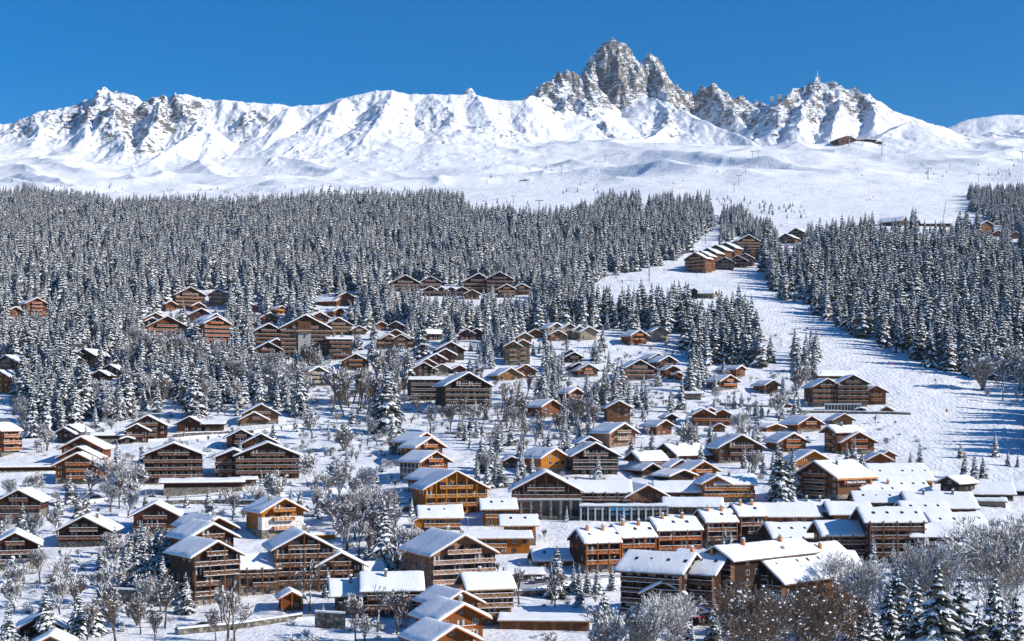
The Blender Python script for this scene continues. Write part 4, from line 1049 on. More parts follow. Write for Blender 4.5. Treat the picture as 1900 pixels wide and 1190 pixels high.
SPR = []; BR = []
def put(L, x, y, z, h, kind): L.append((x, y, z, h, kind))
def zone(poly, spacing, hs, kind, L, keep=1.0, tol=.45, chk=True, cluster=None):
    for x, y, z in sample(poly, spacing):
        if tr.random() > keep: continue
        if cluster and vn(np.array([x/cluster]), np.array([y/cluster]), 12)[0] < .0: continue
        cl = vn(np.array([x/31]), np.array([y/31]), 15)[0]; c2 = vn(np.array([x/85]), np.array([y/85]), 16)[0]
        if kind in 'fd' and (cl < -.72 or tr.random() < .12*(1-cl)): continue
        h = tr.uniform(*hs)*(1+.22*cl+.10*c2)*(tr.choice((.6, .75, 1)) if tr.random() < .2 else 1)
        if chk and not clear(x, y, z, h, 2.6, tol): continue
        put(L, x, y, z, h, kind)
# --- far forests
FL = [(-90,352),(100,372),(240,390),(420,392),(560,384),(700,378),(830,374),(858,392),(905,412),(1000,418),(1090,402),(1125,382),(1186,380),(1190,410),(1200,412),(1202,380),(1315,384),(1325,420),(1285,455),(1283,470),(1240,490),(1110,520),(1085,545),(985,545),(990,560),(960,535),(900,505),(850,510),(740,512),(715,545),(560,565),(440,560),(420,540),(350,540),(300,570),(180,590),(60,585),(-90,590)]
zone(FL, 8.8, (14, 25), 'f', SPR, .96, .35)
zone([(1335,460),(1340,408),(1370,400),(1400,420),(1440,440),(1450,460),(1410,470),(1400,450),(1370,440)], 7.5, (13, 19), 'f', SPR, .95)
FR = [(1410,480),(1440,455),(1500,452),(1560,442),(1640,432),(1780,436),(1900,450),(2090,455),(2090,740),(1905,712),(1800,700),(1735,688),(1650,652),(1600,628),(1555,606),(1490,578),(1440,556),(1418,510)]
zone(FR, 9.3, (19, 31), 'd', SPR, .95, .5)
zone([(1795,352),(1850,350),(1900,362),(2090,380),(2090,440),(1900,440),(1850,420),(1800,395)], 8.5, (16, 23), 'd', SPR, .95)
zone([(1850,300),(1905,302),(1905,310),(1850,308)], 12, (12, 17), 'd', SPR, .8)
zone([(735,505),(985,500),(985,532),(735,532)], 8.5, (12, 20), 'f', SPR, .9, .75)
# --- mid slope woods among the chalets
MID = [(-90,590),(180,590),(300,570),(440,565),(560,565),(715,548),(985,545),(1085,548),(1110,600),(1100,640),(980,640),(880,650),(700,690),(420,690),(240,760),(-90,720)]
zone(MID, 8.4, (13, 26), 'm', SPR, .78, .45)
zone([(-90,590),(270,600),(250,640),(100,650),(-90,640)], 9, (14, 22), 'm', SPR, .8, .4)
zone([(690,560),(870,560),(880,610),(700,600)], 8.5, (14, 22), 'm', SPR, .9, .4)
zone([(985,552),(1080,560),(1110,580),(1250,584),(1380,598),(1415,640),(1410,695),(1320,690),(1260,650),(1120,612),(1000,605)], 7.8, (18, 29), 'd', SPR, .92, .4)
zone([(30,690),(120,690),(240,720),(250,775),(150,800),(50,800)], 8.5, (17, 26), 'm', SPR, .85, .5)
zone([(250,700),(560,700),(570,770),(470,770),(330,780),(250,760)], 13, (16, 26), 'm', SPR, .75, .4)
zone([(690,700),(770,700),(740,800),(690,800)], 13, (18, 26), 'm', SPR, .7)
zone([(980,690),(1300,690),(1310,760),(1240,800),(1150,790),(1000,790)], 9.5, (9, 19), 'm', SPR, .75, .5)
zone([(1320,690),(1500,740),(1500,800),(1420,870),(1240,830),(1260,760)], 12, (7, 15), 'm', SPR, .6, .4)
zone([(1470,650),(1530,670),(1530,700),(1480,690)], 9, (12, 18), 'm', SPR, .8)
# lower village gardens
zone([(-20,880),(560,880),(740,940),(740,1100),(-20,1100)], 17, (6, 12), 'm', SPR, .5, .25)
zone([(860,860),(1010,870),(1000,900),(880,905)], 9, (9, 14), 'm', SPR, .85, .45)
zone([(1500,880),(1760,850),(1900,840),(1900,900),(1760,885)], 16, (8, 14), 'm', SPR, .5, .3)
zone([(210,1000),(330,1020),(330,1110),(230,1110)], 8, (9, 14), 'm', SPR, .85, .4)
zone([(-20,600),(700,600),(980,640),(1000,700),(560,720),(-20,760)], 9.5, (8, 18), 'm', SPR, .6, .55)
zone([(-20,760),(560,770),(740,800),(740,900),(-20,900)], 17, (7, 14), 'm', SPR, .5, .35)
zone([(820,740),(1150,760),(1300,800),(1500,830),(1480,930),(1240,880),(1000,870),(860,830)], 10, (6, 14), 'm', SPR, .5, .45)
zone([(560,940),(1700,940),(1700,1180),(560,1180)], 15, (6, 12), 'm', SPR, .5, .3)
zone([(340,590),(700,600),(900,640),(1100,620),(1100,660),(700,680),(340,650)], 8, (8, 17), 'm', SPR, .6, .55)
# single spruces: px, top py, base py
for px, t, b_, kd in [(717,680,805,'h'),(556,680,772,'h'),(360,672,775,'h'),(60,720,812,'h'),(85,715,800,'h'),(115,735,800,'h'),(200,705,775,'h'),(235,680,772,'h'),(155,680,775,'h'),
  (485,872,942,'h'),(514,880,930,'h'),(345,1060,1140,'h'),(330,1090,1140,'h'),(15,1120,1205,'h'),(85,1085,1190,'h'),(145,1090,1185,'h'),(175,1098,1180,'h'),
  (712,930,1062,'h'),(755,985,1065,'h'),(735,1000,1060,'h'),(1120,1090,1215,'H'),(1108,1045,1105,'h'),(1033,1008,1110,'h'),(1065,1040,1102,'h'),(1090,1052,1105,'h'),(1075,1045,1100,'h'),
  (1345,975,1020,'h'),(1355,980,1022,'h'),(1446,820,935,'h'),(1462,850,935,'h'),(1475,858,930,'h'),(1190,820,870,'h'),(1268,1100,1185,'h'),(1325,1105,1190,'h'),(1285,1150,1215,'h'),
  (1620,985,1050,'h'),(1600,830,888,'h'),(1585,812,868,'h'),(1572,820,865,'h'),(1790,838,890,'h'),(1808,840,890,'h'),(1825,845,888,'h'),(1870,832,866,'h'),(1888,840,868,'h'),
  (1110,840,890,'m'),(1300,820,868,'m'),(1380,820,870,'m'),(1690,838,880,'m'),(1700,850,885,'m'),
  (1480,640,690,'h'),(1495,645,692,'h'),(1510,642,690,'h'),(1430,620,672,'h'),(1470,655,690,'h'),(1265,700,760,'m'),(1300,640,700,'m'),
  (1650,1075,1260,'H'),(1700,1060,1330,'H'),(1740,1035,1345,'H'),(1780,1055,1320,'H'),(1845,1060,1310,'H'),(1885,1100,1330,'H'),(1620,1120,1290,'H'),(1600,1150,1300,'H'),(1815,1110,1330,'H'),(1560,1090,1150,'h'),(1898,950,1080,'H'),(1665,1040,1250,'H'),(1760,1085,1340,'H'),(1860,1120,1340,'H'),(1580,1110,1250,'h'),(1720,1110,1320,'H'),
  (160,905,950,'h'),(110,912,955,'h'),(15,900,935,'h'),(58,905,940,'h'),(820,880,905,'m'),(885,850,905,'h'),(905,855,908,'h'),(930,850,905,'h'),(960,855,900,'h'),(975,862,905,'h'),
  (1105,870,905,'m'),(540,905,945,'h'),(557,905,948,'h')]:
    x, y, _ = hit(px, b_); z = gz(x, y); h = (CY-t)/F*y-z
    put(SPR, x, y, z, h, kd)
for px in range(1590, 1905, 9):
    x, y, z = hit(px+tr.uniform(-4, 4), 430+tr.uniform(-2, 6)+(6 if px > 1780 else 0)); put(SPR, x, y, z, tr.uniform(9, 17), 'd')
# trees beyond the right edge, whose shadows cross the piste
for i in range(70):
    px = tr.uniform(1912, 2060); py = tr.uniform(722, 850); x, y, z = hit(px, py); put(SPR, x, y, z, tr.uniform(22, 33), 'd')
# scattered dwarf trees of the high bowl
for poly, sp, k in (([(300,350),(650,345),(840,360),(840,368),(560,368),(300,372)], 26, .35), ([(0,335),(230,345),(230,362),(0,345)], 28, .3), ([(1060,340),(1140,345),(1130,365),(1040,360)], 25, .35),
   ([(1700,300),(1900,310),(1900,335),(1720,330)], 26, .3), ([(1330,365),(1490,385),(1500,410),(1400,400),(1330,385)], 15, .4), ([(900,375),(1060,380),(1080,395),(900,395)], 24, .4), ([(880,310),(1120,300),(1120,335),(900,345)], 40, .3)):
    for x, y, z in sample(poly, sp, .5, 3300):
        if tr.random() < k: put(SPR, x, y, z-.3, tr.uniform(3.5, 9), 'f')
# --- leafless trees
def bzone(poly, sp, hs, kind, keep, tol=.3, cluster=None): zone(poly, sp, (hs[0]*1.1, hs[1]*1.3), kind, BR, keep, tol, True, cluster)
bzone([(220,640),(560,660),(700,690),(700,750),(560,760),(240,760)], 9, (8, 14), 'c', .8, .4)
zone([(900,640),(1120,640),(1120,700),(1000,720),(900,700)], 10, (9, 18), 'm', SPR, .7, .45)
bzone([(560,690),(720,700),(840,740),(980,740),(980,800),(760,780),(620,780),(560,740)], 8, (9, 15), 's', .85, .5)
bzone([(700,650),(980,700),(980,760),(700,740)], 8, (7, 13), 'c', .7, .4)
bzone([(980,700),(1300,700),(1310,780),(1240,850),(1000,800)], 8.5, (6, 12), 'c', .75, .4)
bzone([(1300,700),(1520,720),(1510,800),(1440,870),(1300,860),(1250,800)], 8.5, (5, 11), 'c', .7, .35)
bzone([(0,760),(120,800),(110,850),(0,850)], 13, (7, 11), 'c', .7)
bzone([(400,780),(650,790),(740,850),(740,880),(560,870),(400,800)], 14, (3, 6), 'c', .5)
bzone([(-20,900),(430,900),(560,960),(740,960),(740,1000),(0,1000)], 9, (5, 10), 'c', .75, .4)
bzone([(0,1000),(330,1010),(330,1180),(0,1180)], 8, (4, 9), 'c', .75, .35)
bzone([(160,1120),(600,1120),(600,1200),(160,1200)], 12, (7, 12), 'b', .8, .3)
bzone([(620,1150),(800,1150),(800,1215),(600,1215)], 9, (9, 14), 'c', .9, .55)
bzone([(680,780),(740,800),(740,880),(700,880)], 10, (7, 10), 'b', .8)
bzone([(1120,850),(1400,860),(1460,900),(1400,930),(1330,900)], 14, (7, 11), 'c', .6, .3)
bzone([(1480,690),(1520,690),(1500,760),(1440,760)], 12, (7, 11), 'c', .6)
bzone([(1790,700),(1905,700),(1905,770),(1830,745)], 10, (10, 16), 'c', .8)
bzone([(260,620),(700,610),(860,640),(860,690),(500,690),(260,660)], 10, (6, 12), 'c', .7, .3)
bzone([(1000,630),(1320,640),(1320,700),(1000,700)], 11, (5, 11), 'c', .7, .35)
bzone([(650,990),(760,990),(760,1180),(620,1060)], 11, (8, 12), 'b', .6, .4)
bzone([(920,1190),(1250,1190),(1250,1260),(920,1260)], 9, (7, 11), 'c', .9, .6)
bzone([(1130,1165),(1600,1170),(1600,1230),(1130,1230)], 9, (8, 12), 'c', .7, .6)
bzone([(0,740),(400,760),(740,790),(740,900),(0,900)], 9, (5, 11), 'c', .7, .4)
bzone([(740,730),(1000,760),(1150,820),(1000,860),(760,800)], 7.5, (6, 12), 'b', .7, .4)
bzone([(860,860),(1500,840),(1500,940),(1240,930),(860,900)], 8.5, (5, 10), 'c', .7, .35)
bzone([(560,900),(800,900),(800,1180),(560,1180)], 8, (6, 11), 'c', .7, .4)
bzone([(880,1000),(1340,1080),(1340,1180),(880,1180)], 9, (5, 10), 'c', .6, .35)
bzone([(1480,760),(1700,790),(1700,860),(1480,860)], 11, (4, 8), 'c', .5, .3)
bzone([(-20,600),(260,600),(260,760),(-20,760)], 9, (6, 12), 'c', .5, .5)
for px, t, b_, kd in [(610,880,930,'b'),(590,882,930,'b'),(678,865,925,'b'),(735,905,975,'b'),(640,930,985,'b'),(655,925,985,'b'),(220,885,945,'s'),(205,890,945,'s'),(962,1050,1125,'s'),(700,1085,1175,'b'),(738,1092,1180,'b'),(660,1100,1190,'b'),
  (1240,1100,1210,'c'),(1225,1110,1230,'c'),(1425,1070,1320,'n'),(1480,1066,1310,'n'),(1535,1095,1290,'n'),(1380,1100,1290,'c'),(1560,1030,1150,'c'),
  (1640,1040,1200,'c'),(1720,1000,1220,'c'),(1830,960,1220,'c'),(1870,965,1200,'c'),(1895,980,1230,'c'),(1760,1010,1240,'c'),(1650,1060,1240,'c'),(1850,1000,1180,'c'),(1878,960,1130,'c'),
  (1623,755,788,'c'),(1560,1040,1110,'b'),(1590,1060,1140,'c'),(760,930,980,'b'),(780,1040,1100,'c'),(905,1020,1070,'r'),(880,1018,1075,'r'),(925,1022,1068,'r'),(1010,960,1003,'r'),(1000,975,1005,'r'),(985,1020,1060,'r'),(965,1025,1062,'r'),
  (112,1000,1038,'r'),(148,1002,1040,'r'),(172,1002,1035,'r'),(190,1003,1035,'r'),(207,1003,1035,'r'),(275,985,1020,'r'),(232,985,1012,'r'),(222,975,1008,'r'),(245,985,1012,'r'),(312,965,1005,'r'),(305,975,1005,'r'),(335,965,1005,'r')]:
    x, y, _ = hit(px, b_); z = gz(x, y); h = (CY-t)/F*y-z
    put(BR, x, y, z, h*(1.05 if kd in 'c' else 1), 'C' if kd == 'c' and h > 13 else kd)

# --- labels that say which tree
MARKS = [(60,570,'lone forest chalet at far left'),(375,550,'pair of chalets at the left forest edge'),(310,610,'broad orange-balconied chalet'),(400,625,'tall six-floor orange chalet'),(170,665,'dark chalet with a lit side'),(20,690,'golden chalets at the left edge'),
 (570,625,'concrete-towered lodge'),(628,600,'tan balconied chalet'),(735,635,'wide tan chalet'),(660,675,'lone red-brown chalet'),(585,700,'cream chalet'),(608,558,'steep snow-roofed chapel'),(752,525,'forest residence, left part'),(925,525,'tallest gable of the forest residence'),
 (868,735,'dark stone lodge'),(960,655,'tan and white double chalet'),(1060,615,'four grey chalets'),(1080,685,'small chalet cluster'),(1185,625,'lit chalet under the spruce clump'),(1190,690,'brown two-balcony chalet'),(1355,705,'orange long-roofed chalet'),(1320,775,'twin orange chalet'),
 (1582,725,'slope-side hotel'),(1300,485,'stepped slope-top residence, lower end'),(1390,455,'lit top of the slope-top residence'),(1470,440,'chalets atop the right forest'),(1740,415,'house by the leaning pole'),(1840,425,'gabled chalet above the right forest'),
 (274,795,'dark red shallow-gabled chalet'),(145,870,'three stepped orange chalets'),(322,865,'wide dark red lodge'),(490,855,'four-gable lodge'),(485,770,'golden-brown slope chalet'),(36,940,'balcony chalet at the left edge'),(157,990,'red-chimneyed dark chalet'),(288,965,'long-balcony red-brown chalet'),
 (395,1060,'stepped apartment chalets'),(560,1050,'tallest dark brown lodge'),(525,960,'white-banded golden chalet'),(700,1110,'joined houses at bottom centre'),(795,850,'glass-sided orange chalets'),(845,920,'big golden lodge'),(966,985,'golden house on grey stone'),(860,1050,'large pink chalet'),(850,1160,'stacked orange chalets'),
 (915,1120,'light brown balcony house'),(1013,930,'stone-arcaded hotel'),(1038,1035,'red-orange house'),(1104,855,'dark white-edged balcony chalet'),(1200,925,'hall above the arcade'),(1290,835,'steep snow roof'),(1374,835,'broad brown chalet'),(1345,905,'orange twin house'),(1508,900,'tourist office'),
 (1541,815,'square-roofed orange chalet'),(1631,850,'chalets above the big roofs'),(1690,900,'large orange-edged roofs'),(1829,905,'dark far-right lodge'),(1180,1010,'orange balcony row'),(1230,1120,'shaded dark apartment block'),(1450,1080,'vast snow roof'),(1580,1000,'terraced row houses'),(1778,1035,'dark red hut at right'),
 (541,1115,'open orange timber hut'),(76,1165,'hut at bottom left'),(377,905,'long low shed'),(1650,770,'little orange hut by the piste'),(1840,700,'hut on the right piste edge'),(1579,262,'mountain restaurant'),(720,335,'bare snowfield above the left forest')]
ORD = ['leftmost','second from left','third from left','fourth from left','fifth from left','sixth from left','seventh from left','eighth from left','ninth from left','tenth from left','eleventh from left','twelfth from left']
def label_set(items, noun, adjf):
    """items: (obj, x, y, z, h, kind)"""
    G = {}
    for it in items:
        o, x, y, z, h, kd = it; px, pb = proj(x, y, z)
        mx = min(MARKS, key=lambda m: (m[0]-px)**2+((m[1]-pb)*1.5)**2); dx, dy = px-mx[0], (pb-mx[1])
        rel = ('left of' if dx < 0 else 'right of') if abs(dx) > abs(dy)*1.2 else ('above' if dy < 0 else 'below')
        G.setdefault((adjf(kd, h), rel, mx[2]), []).append((px, o))
    for (adj, rel, nm), L in G.items():
        L.sort(key=lambda t: t[0])
        for i, (px, o) in enumerate(L):
            base = f'{adj} {noun} {rel} the {nm}'
            if len(L) > 1: base += ', '+((ORD[i] if i < len(ORD)-1 else f'number {i+1} from left') if i < len(L)-1 else 'rightmost')
            if len(base.split()) > 16: base = base.replace('snow-laden spruce', 'spruce').replace('leafless tree', 'tree')
            o['label'] = base
def adj_s(kd, h): return 'tall' if h > 17 else ('young' if h < 11 else 'snowy')
def adj_b(kd, h): return {'C': 'big frosted', 'c': 'frosted', 'b': 'bare', 's': 'slim bare', 'n': 'brown-twigged', 'r': 'round'}[kd]
# --- build the spruces: the 290 that show largest one by one, the rest as one forest
def vis(t):
    px, pb = proj(*t[:3]); pt = CY-(t[2]+t[3])/t[1]*F
    if px < -10 or px > 1910 or pt > 1190: return -1
    return t[3]/t[1]
SPR.sort(key=vis, reverse=True)
ind, rest = SPR[:292], SPR[292:]
items = []
for x, y, z, h, kd in ind:
    rzv = tr.uniform(0, 6.28)
    if kd in 'hHm':
        cm, tm = tr.choice(SP_HI); s = h/20.4
        o = empty('spruce_tree', (x, y, z), rzv, None, 'spruce', 'snow-laden spruces'); wv = tr.uniform(.85, 1.12)*max(1, 1.15-.01*h)
        o.scale = (s*wv, s*wv, s); link('crown', cm, o); link('trunk', tm, o)
    else:
        o = link('spruce_tree', tr.choice(SP_LO if kd != 'd' else SP_DK+SP_LO[:2])); o.location = (x, y, z); s = h/18.4; wv = tr.uniform(.9, 1.2); o.scale = (s*wv, s*wv, s)
        o.rotation_euler = (0, 0, rzv); tag(o, None, 'spruce', 'snow-laden spruces')
    items.append((o, x, y, z, h, kd))
label_set(items, 'snow-laden spruce', adj_s)
def scatter(name, pts, protos, label, cat, H0):
    """one object: trees instanced on points"""
    me = bpy.data.meshes.new(name); me.from_pydata([p[:3] for p in pts], [], [])
    for k, dt, vals in (('scl', 'FLOAT_VECTOR', None), ('rot', 'FLOAT_VECTOR', None), ('pick', 'INT', None)):
        a = me.attributes.new(k, dt, 'POINT')
        if k == 'scl':
            v = []
            for p in pts:
                s = p[3]/H0; w_ = s*tr.uniform(.9, 1.25); v += [w_, w_, s]
            a.data.foreach_set('vector', v)
        elif k == 'rot':
            v = []
            for p in pts: v += [tr.uniform(-.03, .03), tr.uniform(-.03, .03), tr.uniform(0, 6.28)]
            a.data.foreach_set('vector', v)
        else: a.data.foreach_set('value', [p[5] for p in pts])
    o = link(name, me); ng = bpy.data.node_groups.new(name+'_scatter', 'GeometryNodeTree')
    ng.interface.new_socket('Geometry', in_out='INPUT', socket_type='NodeSocketGeometry'); ng.interface.new_socket('Geometry', in_out='OUTPUT', socket_type='NodeSocketGeometry')
    gi = ng.nodes.new('NodeGroupInput'); go = ng.nodes.new('NodeGroupOutput'); J = ng.nodes.new('GeometryNodeGeometryToInstance')
    for p in reversed(protos):
        oi = ng.nodes.new('GeometryNodeObjectInfo'); oi.inputs['Object'].default_value = p; oi.inputs['As Instance'].default_value = False; oi.transform_space = 'ORIGINAL'
        ng.links.new(oi.outputs['Geometry'], J.inputs[0])
    ip = ng.nodes.new('GeometryNodeInstanceOnPoints'); ng.links.new(gi.outputs[0], ip.inputs['Points']); ng.links.new(J.outputs[0], ip.inputs['Instance']); ip.inputs['Pick Instance'].default_value = True
    def at(n, t):
        a = ng.nodes.new('GeometryNodeInputNamedAttribute'); a.data_type = t; a.inputs['Name'].default_value = n; return a.outputs['Attribute']
    ng.links.new(at('pick', 'INT'), ip.inputs['Instance Index']); ng.links.new(at('rot', 'FLOAT_VECTOR'), ip.inputs['Rotation']); ng.links.new(at('scl', 'FLOAT_VECTOR'), ip.inputs['Scale'])
    ng.links.new(ip.outputs[0], go.inputs[0]); md = o.modifiers.new('scatter', 'NODES'); md.node_group = ng
    return tag(o, label, cat, None, 'stuff')
protos = []; seen = set()
for o, *_ in items:
    if o.data and o.data.name not in seen and o.name.startswith('spruce_tree'): seen.add(o.data.name); protos.append(o)
pn = [p.data.name for p in protos]; lo = [i for i, n in enumerate(pn) if any(n == m.name for m in SP_LO)]; dk = [i for i, n in enumerate(pn) if any(n == m.name for m in SP_DK)]
print('protos', pn, 'spruces', len(SPR), 'bare', len(BR))
lo = lo or list(range(len(pn))); dk = dk or lo
scatter('spruce_forest', [t[:5]+(tr.choice(lo if t[4] != 'd' or tr.random() < .3 else dk),) for t in rest], protos, 'dense snow-covered spruce forest on the slopes above and beside the village', 'forest', 18.4)
# --- leafless trees
KM = {'C': BIGF, 'b': BARE, 'c': FROSTED+BARE[:1], 's': SLIM, 'n': BROWN}
BR.sort(key=vis, reverse=True); items = []; restb = []
HT = {}
for k in ('b', 'c', 's', 'n', 'C'):
    for T, Cm in KM[k]: HT[Cm.name] = max(v.co.z for v in Cm.vertices)
for i, (x, y, z, h, kd) in enumerate(BR):
    if i >= 280: restb.append((x, y, z, h, kd)); continue
    if kd == 'r':
        o = link('snowy_evergreen', tr.choice(RB)); o.location = (x, y, z-.2); s = h/2.9; o.scale = (s*.85, s*.85, s); tag(o, None, 'evergreen', 'round snow-capped evergreens')
    else:
        T, Cm = tr.choice(KM[kd]); s = h/HT[Cm.name]; o = empty('leafless_tree', (x, y, z), tr.uniform(0, 6.28), None, 'tree', 'leafless trees powdered with snow'); o.scale = (s, s, s)
        link('trunk', T, o); link('branches', Cm, o)
    items.append((o, x, y, z, h, kd))
label_set([i for i in items if i[5] != 'r'], 'leafless tree', adj_b); label_set([i for i in items if i[5] == 'r'], 'snow-capped evergreen', adj_b)
if restb:
    bo = []; sn = set()
    for o, x, y, z, h, kd in items:
        if kd in 'cbsC':
            c = [q for q in o.children if q.name.startswith('branches')][0]
            if c.data.name not in sn: sn.add(c.data.name); bo.append(c)
    scatter('leafless_thicket', [t[:3]+(t[3]*1.0, t[4], tr.randrange(len(bo))) for t in restb], bo, 'thicket of leafless snow-powdered trees between the chalets', 'thicket', 13.)
# --- bushes: one undergrowth
bp_ = []
for poly, sp, k in (([(240,640),(700,650),(980,720),(1000,800),(600,790),(240,770)], 6, .5), ([(980,640),(1500,690),(1500,860),(980,800)], 6.5, .5), ([(0,760),(740,790),(740,1000),(0,1000)], 8, .42), ([(0,1000),(340,1000),(600,1120),(600,1200),(0,1200)], 5.5, .5),
     ([(600,1060),(1600,1120),(1900,1100),(1900,1230),(600,1230)], 5, .4), ([(380,800),(740,800),(740,920),(560,900)], 6, .5), ([(0,600),(250,600),(250,780),(0,780)], 7, .5), ([(1440,760),(1700,790),(1900,900),(1500,890)], 9, .3), ([(660,930),(760,930),(760,1150),(640,1100)], 5, .6), ([(1400,590),(1500,610),(1480,650),(1400,640)], 8, .3)):
    for x, y, z in sample(poly, sp, .5):
        if tr.random() < k and vn(np.array([x/22]), np.array([y/22]), 44)[0] > -.25 and clear(x, y, z, 2.2, 1.5, .12): bp_.append((x, y, z, tr.uniform(.5, 1.25), 'u', 0))
b0 = []
for i, me in enumerate(BUSH):
    t = bp_.pop(); o = link('snowy_bush', me); o.location = t[:3]; o.scale = (t[3],)*3; b0.append((o, *t[:3], 1.5, 'q'))
for (o, x, y, z, h, k), wd in zip(b0, ('first', 'second', 'third', 'fourth')):
    tag(o, None, 'bush', 'snowy bushes')
_ab = adj_b; label_set(b0, 'leafless bush', lambda k, h: 'low snowy')
scatter('undergrowth', [t[:5]+(tr.randrange(4),) for t in bp_], [q[0] for q in b0], 'snowy bushes and undergrowth scattered over the slopes', 'bushes', 1.)
print('bushes', len(bp_))
# ------------------------------------------------------------------ walls, roads, arcade, lifts and small things
ROADM = m_flat('packed_snow_road', (.50,.50,.50), .8, .18, .6); WALLST = m_stone('drystone', (.10,.09,.08), (.34,.30,.26), 1.1)
ORANGE = m_flat('orange_cloth', (.85,.12,.03), .6, .1); RED = m_flat('red_paint', (.55,.03,.02), .5, .1); BLUE = m_flat('blue_sign', (.01,.30,.62), .5, .08)
WHITEP = m_flat('white_paint', (.8,.8,.78), .5, .04); YEL = m_flat('yellow_paint', (.75,.45,.05), .5, .1); TYRE = m_flat('rubber', (.02,.02,.02), .8, .2)
def line_pts(pts, step=3.0):
    P = [hit(*p)[:2] for p in pts]; out = []
    for (x0, y0), (x1, y1) in zip(P[:-1], P[1:]):
        n = max(1, int(math.hypot(x1-x0, y1-y0)/step))
        for i in range(n): out.append((x0+(x1-x0)*i/n, y0+(y1-y0)*i/n))
    out.append(P[-1]); return out
def strip(name, pts, width, mat, label=None):
    L = line_pts(pts); b = MB(); rows = []
    for i, (x, y) in enumerate(L):
        a = L[max(0, i-1)]; c = L[min(len(L)-1, i+1)]; d = Vector((c[0]-a[0], c[1]-a[1])).normalized(); nx, ny = -d.y, d.x
        zc = max(gz(x+nx*k*width/2, y+ny*k*width/2) for k in (-1, -.5, 0, .5, 1))+.35
        rows.append([(x+nx*k*width/2, y+ny*k*width/2, zc) for k in (-1, 1)]+[(x+nx*k*(width/2+1.2), y+ny*k*(width/2+1.2), zc-1.6) for k in (-1, 1)])
    for A, B in zip(rows[:-1], rows[1:]):
        b.quad(A[0], B[0], B[1], A[1], 0); b.quad(A[2], B[2], B[0], A[0], 1); b.quad(A[1], B[1], B[3], A[3], 1)
    return tag(b.build(name, [mat, SNOWM]), kind='structure')
for pts, w_ in (([(95,938),(200,926),(330,928),(450,922),(560,916),(640,905)], 8), ([(575,960),(620,938),(690,930),(765,930)], 7), ([(330,1172),(430,1164),(520,1150),(600,1146)], 6),
   ([(930,1100),(1000,1088),(1080,1078),(1200,1072)], 8), ([(230,820),(330,815),(480,800),(560,790)], 5)):
    strip('village_road', pts, w_, ROADM)
def retaining(pts, h, label, th=.9, mat=None):
    L = line_pts(pts); b = MB()
    for (x0, y0), (x1, y1) in zip(L[:-1], L[1:]):
        z0, z1 = gz(x0, y0), gz(x1, y1); n = len(b.v)
        for (x, y, z) in ((x0, y0, z0), (x1, y1, z1)):
            b.v += [(x, y, z-3), (x, y, z+h), (x, y+th, z+h), (x, y+th, z-3), (x, y-.1, z+h+.02), (x, y-.1, z+h+.4), (x, y+th+.3, z+h+.45), (x, y+th+.3, z+h+.02)]
        for a, c in ((0, 1), (1, 2), (2, 3)): b.f.append((n+a, n+8+a, n+8+c, n+c)); b.m.append(0)
        for a, c in ((4, 5), (5, 6), (6, 7), (7, 4)): b.f.append((n+a, n+8+a, n+8+c, n+c)); b.m.append(1)
    return tag(b.build('retaining_wall', [mat or WALLST, SNOWM]), label, 'wall')
retaining([(180,1120),(235,1124),(320,1128)], 4.2, 'rough snow-dusted stone wall below the shaded snowfield at lower left')
retaining([(330,1180),(430,1170),(560,1152)], 1.5, 'low pale retaining wall beside the road at bottom left')
retaining([(600,952),(690,950),(768,950)], 1.8, 'dark roadside wall between the golden chalet and the gully')
retaining([(300,938),(400,936),(480,938)], 1.6, 'grey retaining wall below the long low shed')
retaining([(825,806),(890,808),(985,800)], 1.0, 'low stone wall crossing the snow slope above the centre')
retaining([(955,1108),(1020,1106),(1060,1100)], 1.6, 'stone wall topped with rubble in front of the parked cars')
retaining([(1335,752),(1400,756),(1460,757)], 1.0, 'curved low wall below the dark gable on the right slope')
retaining([(1460,767),(1560,768),(1690,772)], 1.3, 'stone terrace wall under the slope-side hotel')
retaining([(320,812),(420,806),(470,804)], 1.4, 'low grey wall under the frosted trees behind the lodges')
retaining([(584,1166),(606,1168),(640,1170)], 4.0, 'tall stone corner wall at the bottom centre')
retaining([(1150,1062),(1200,1078)], 1.0, 'short pale kerb wall by the shaded driveway')
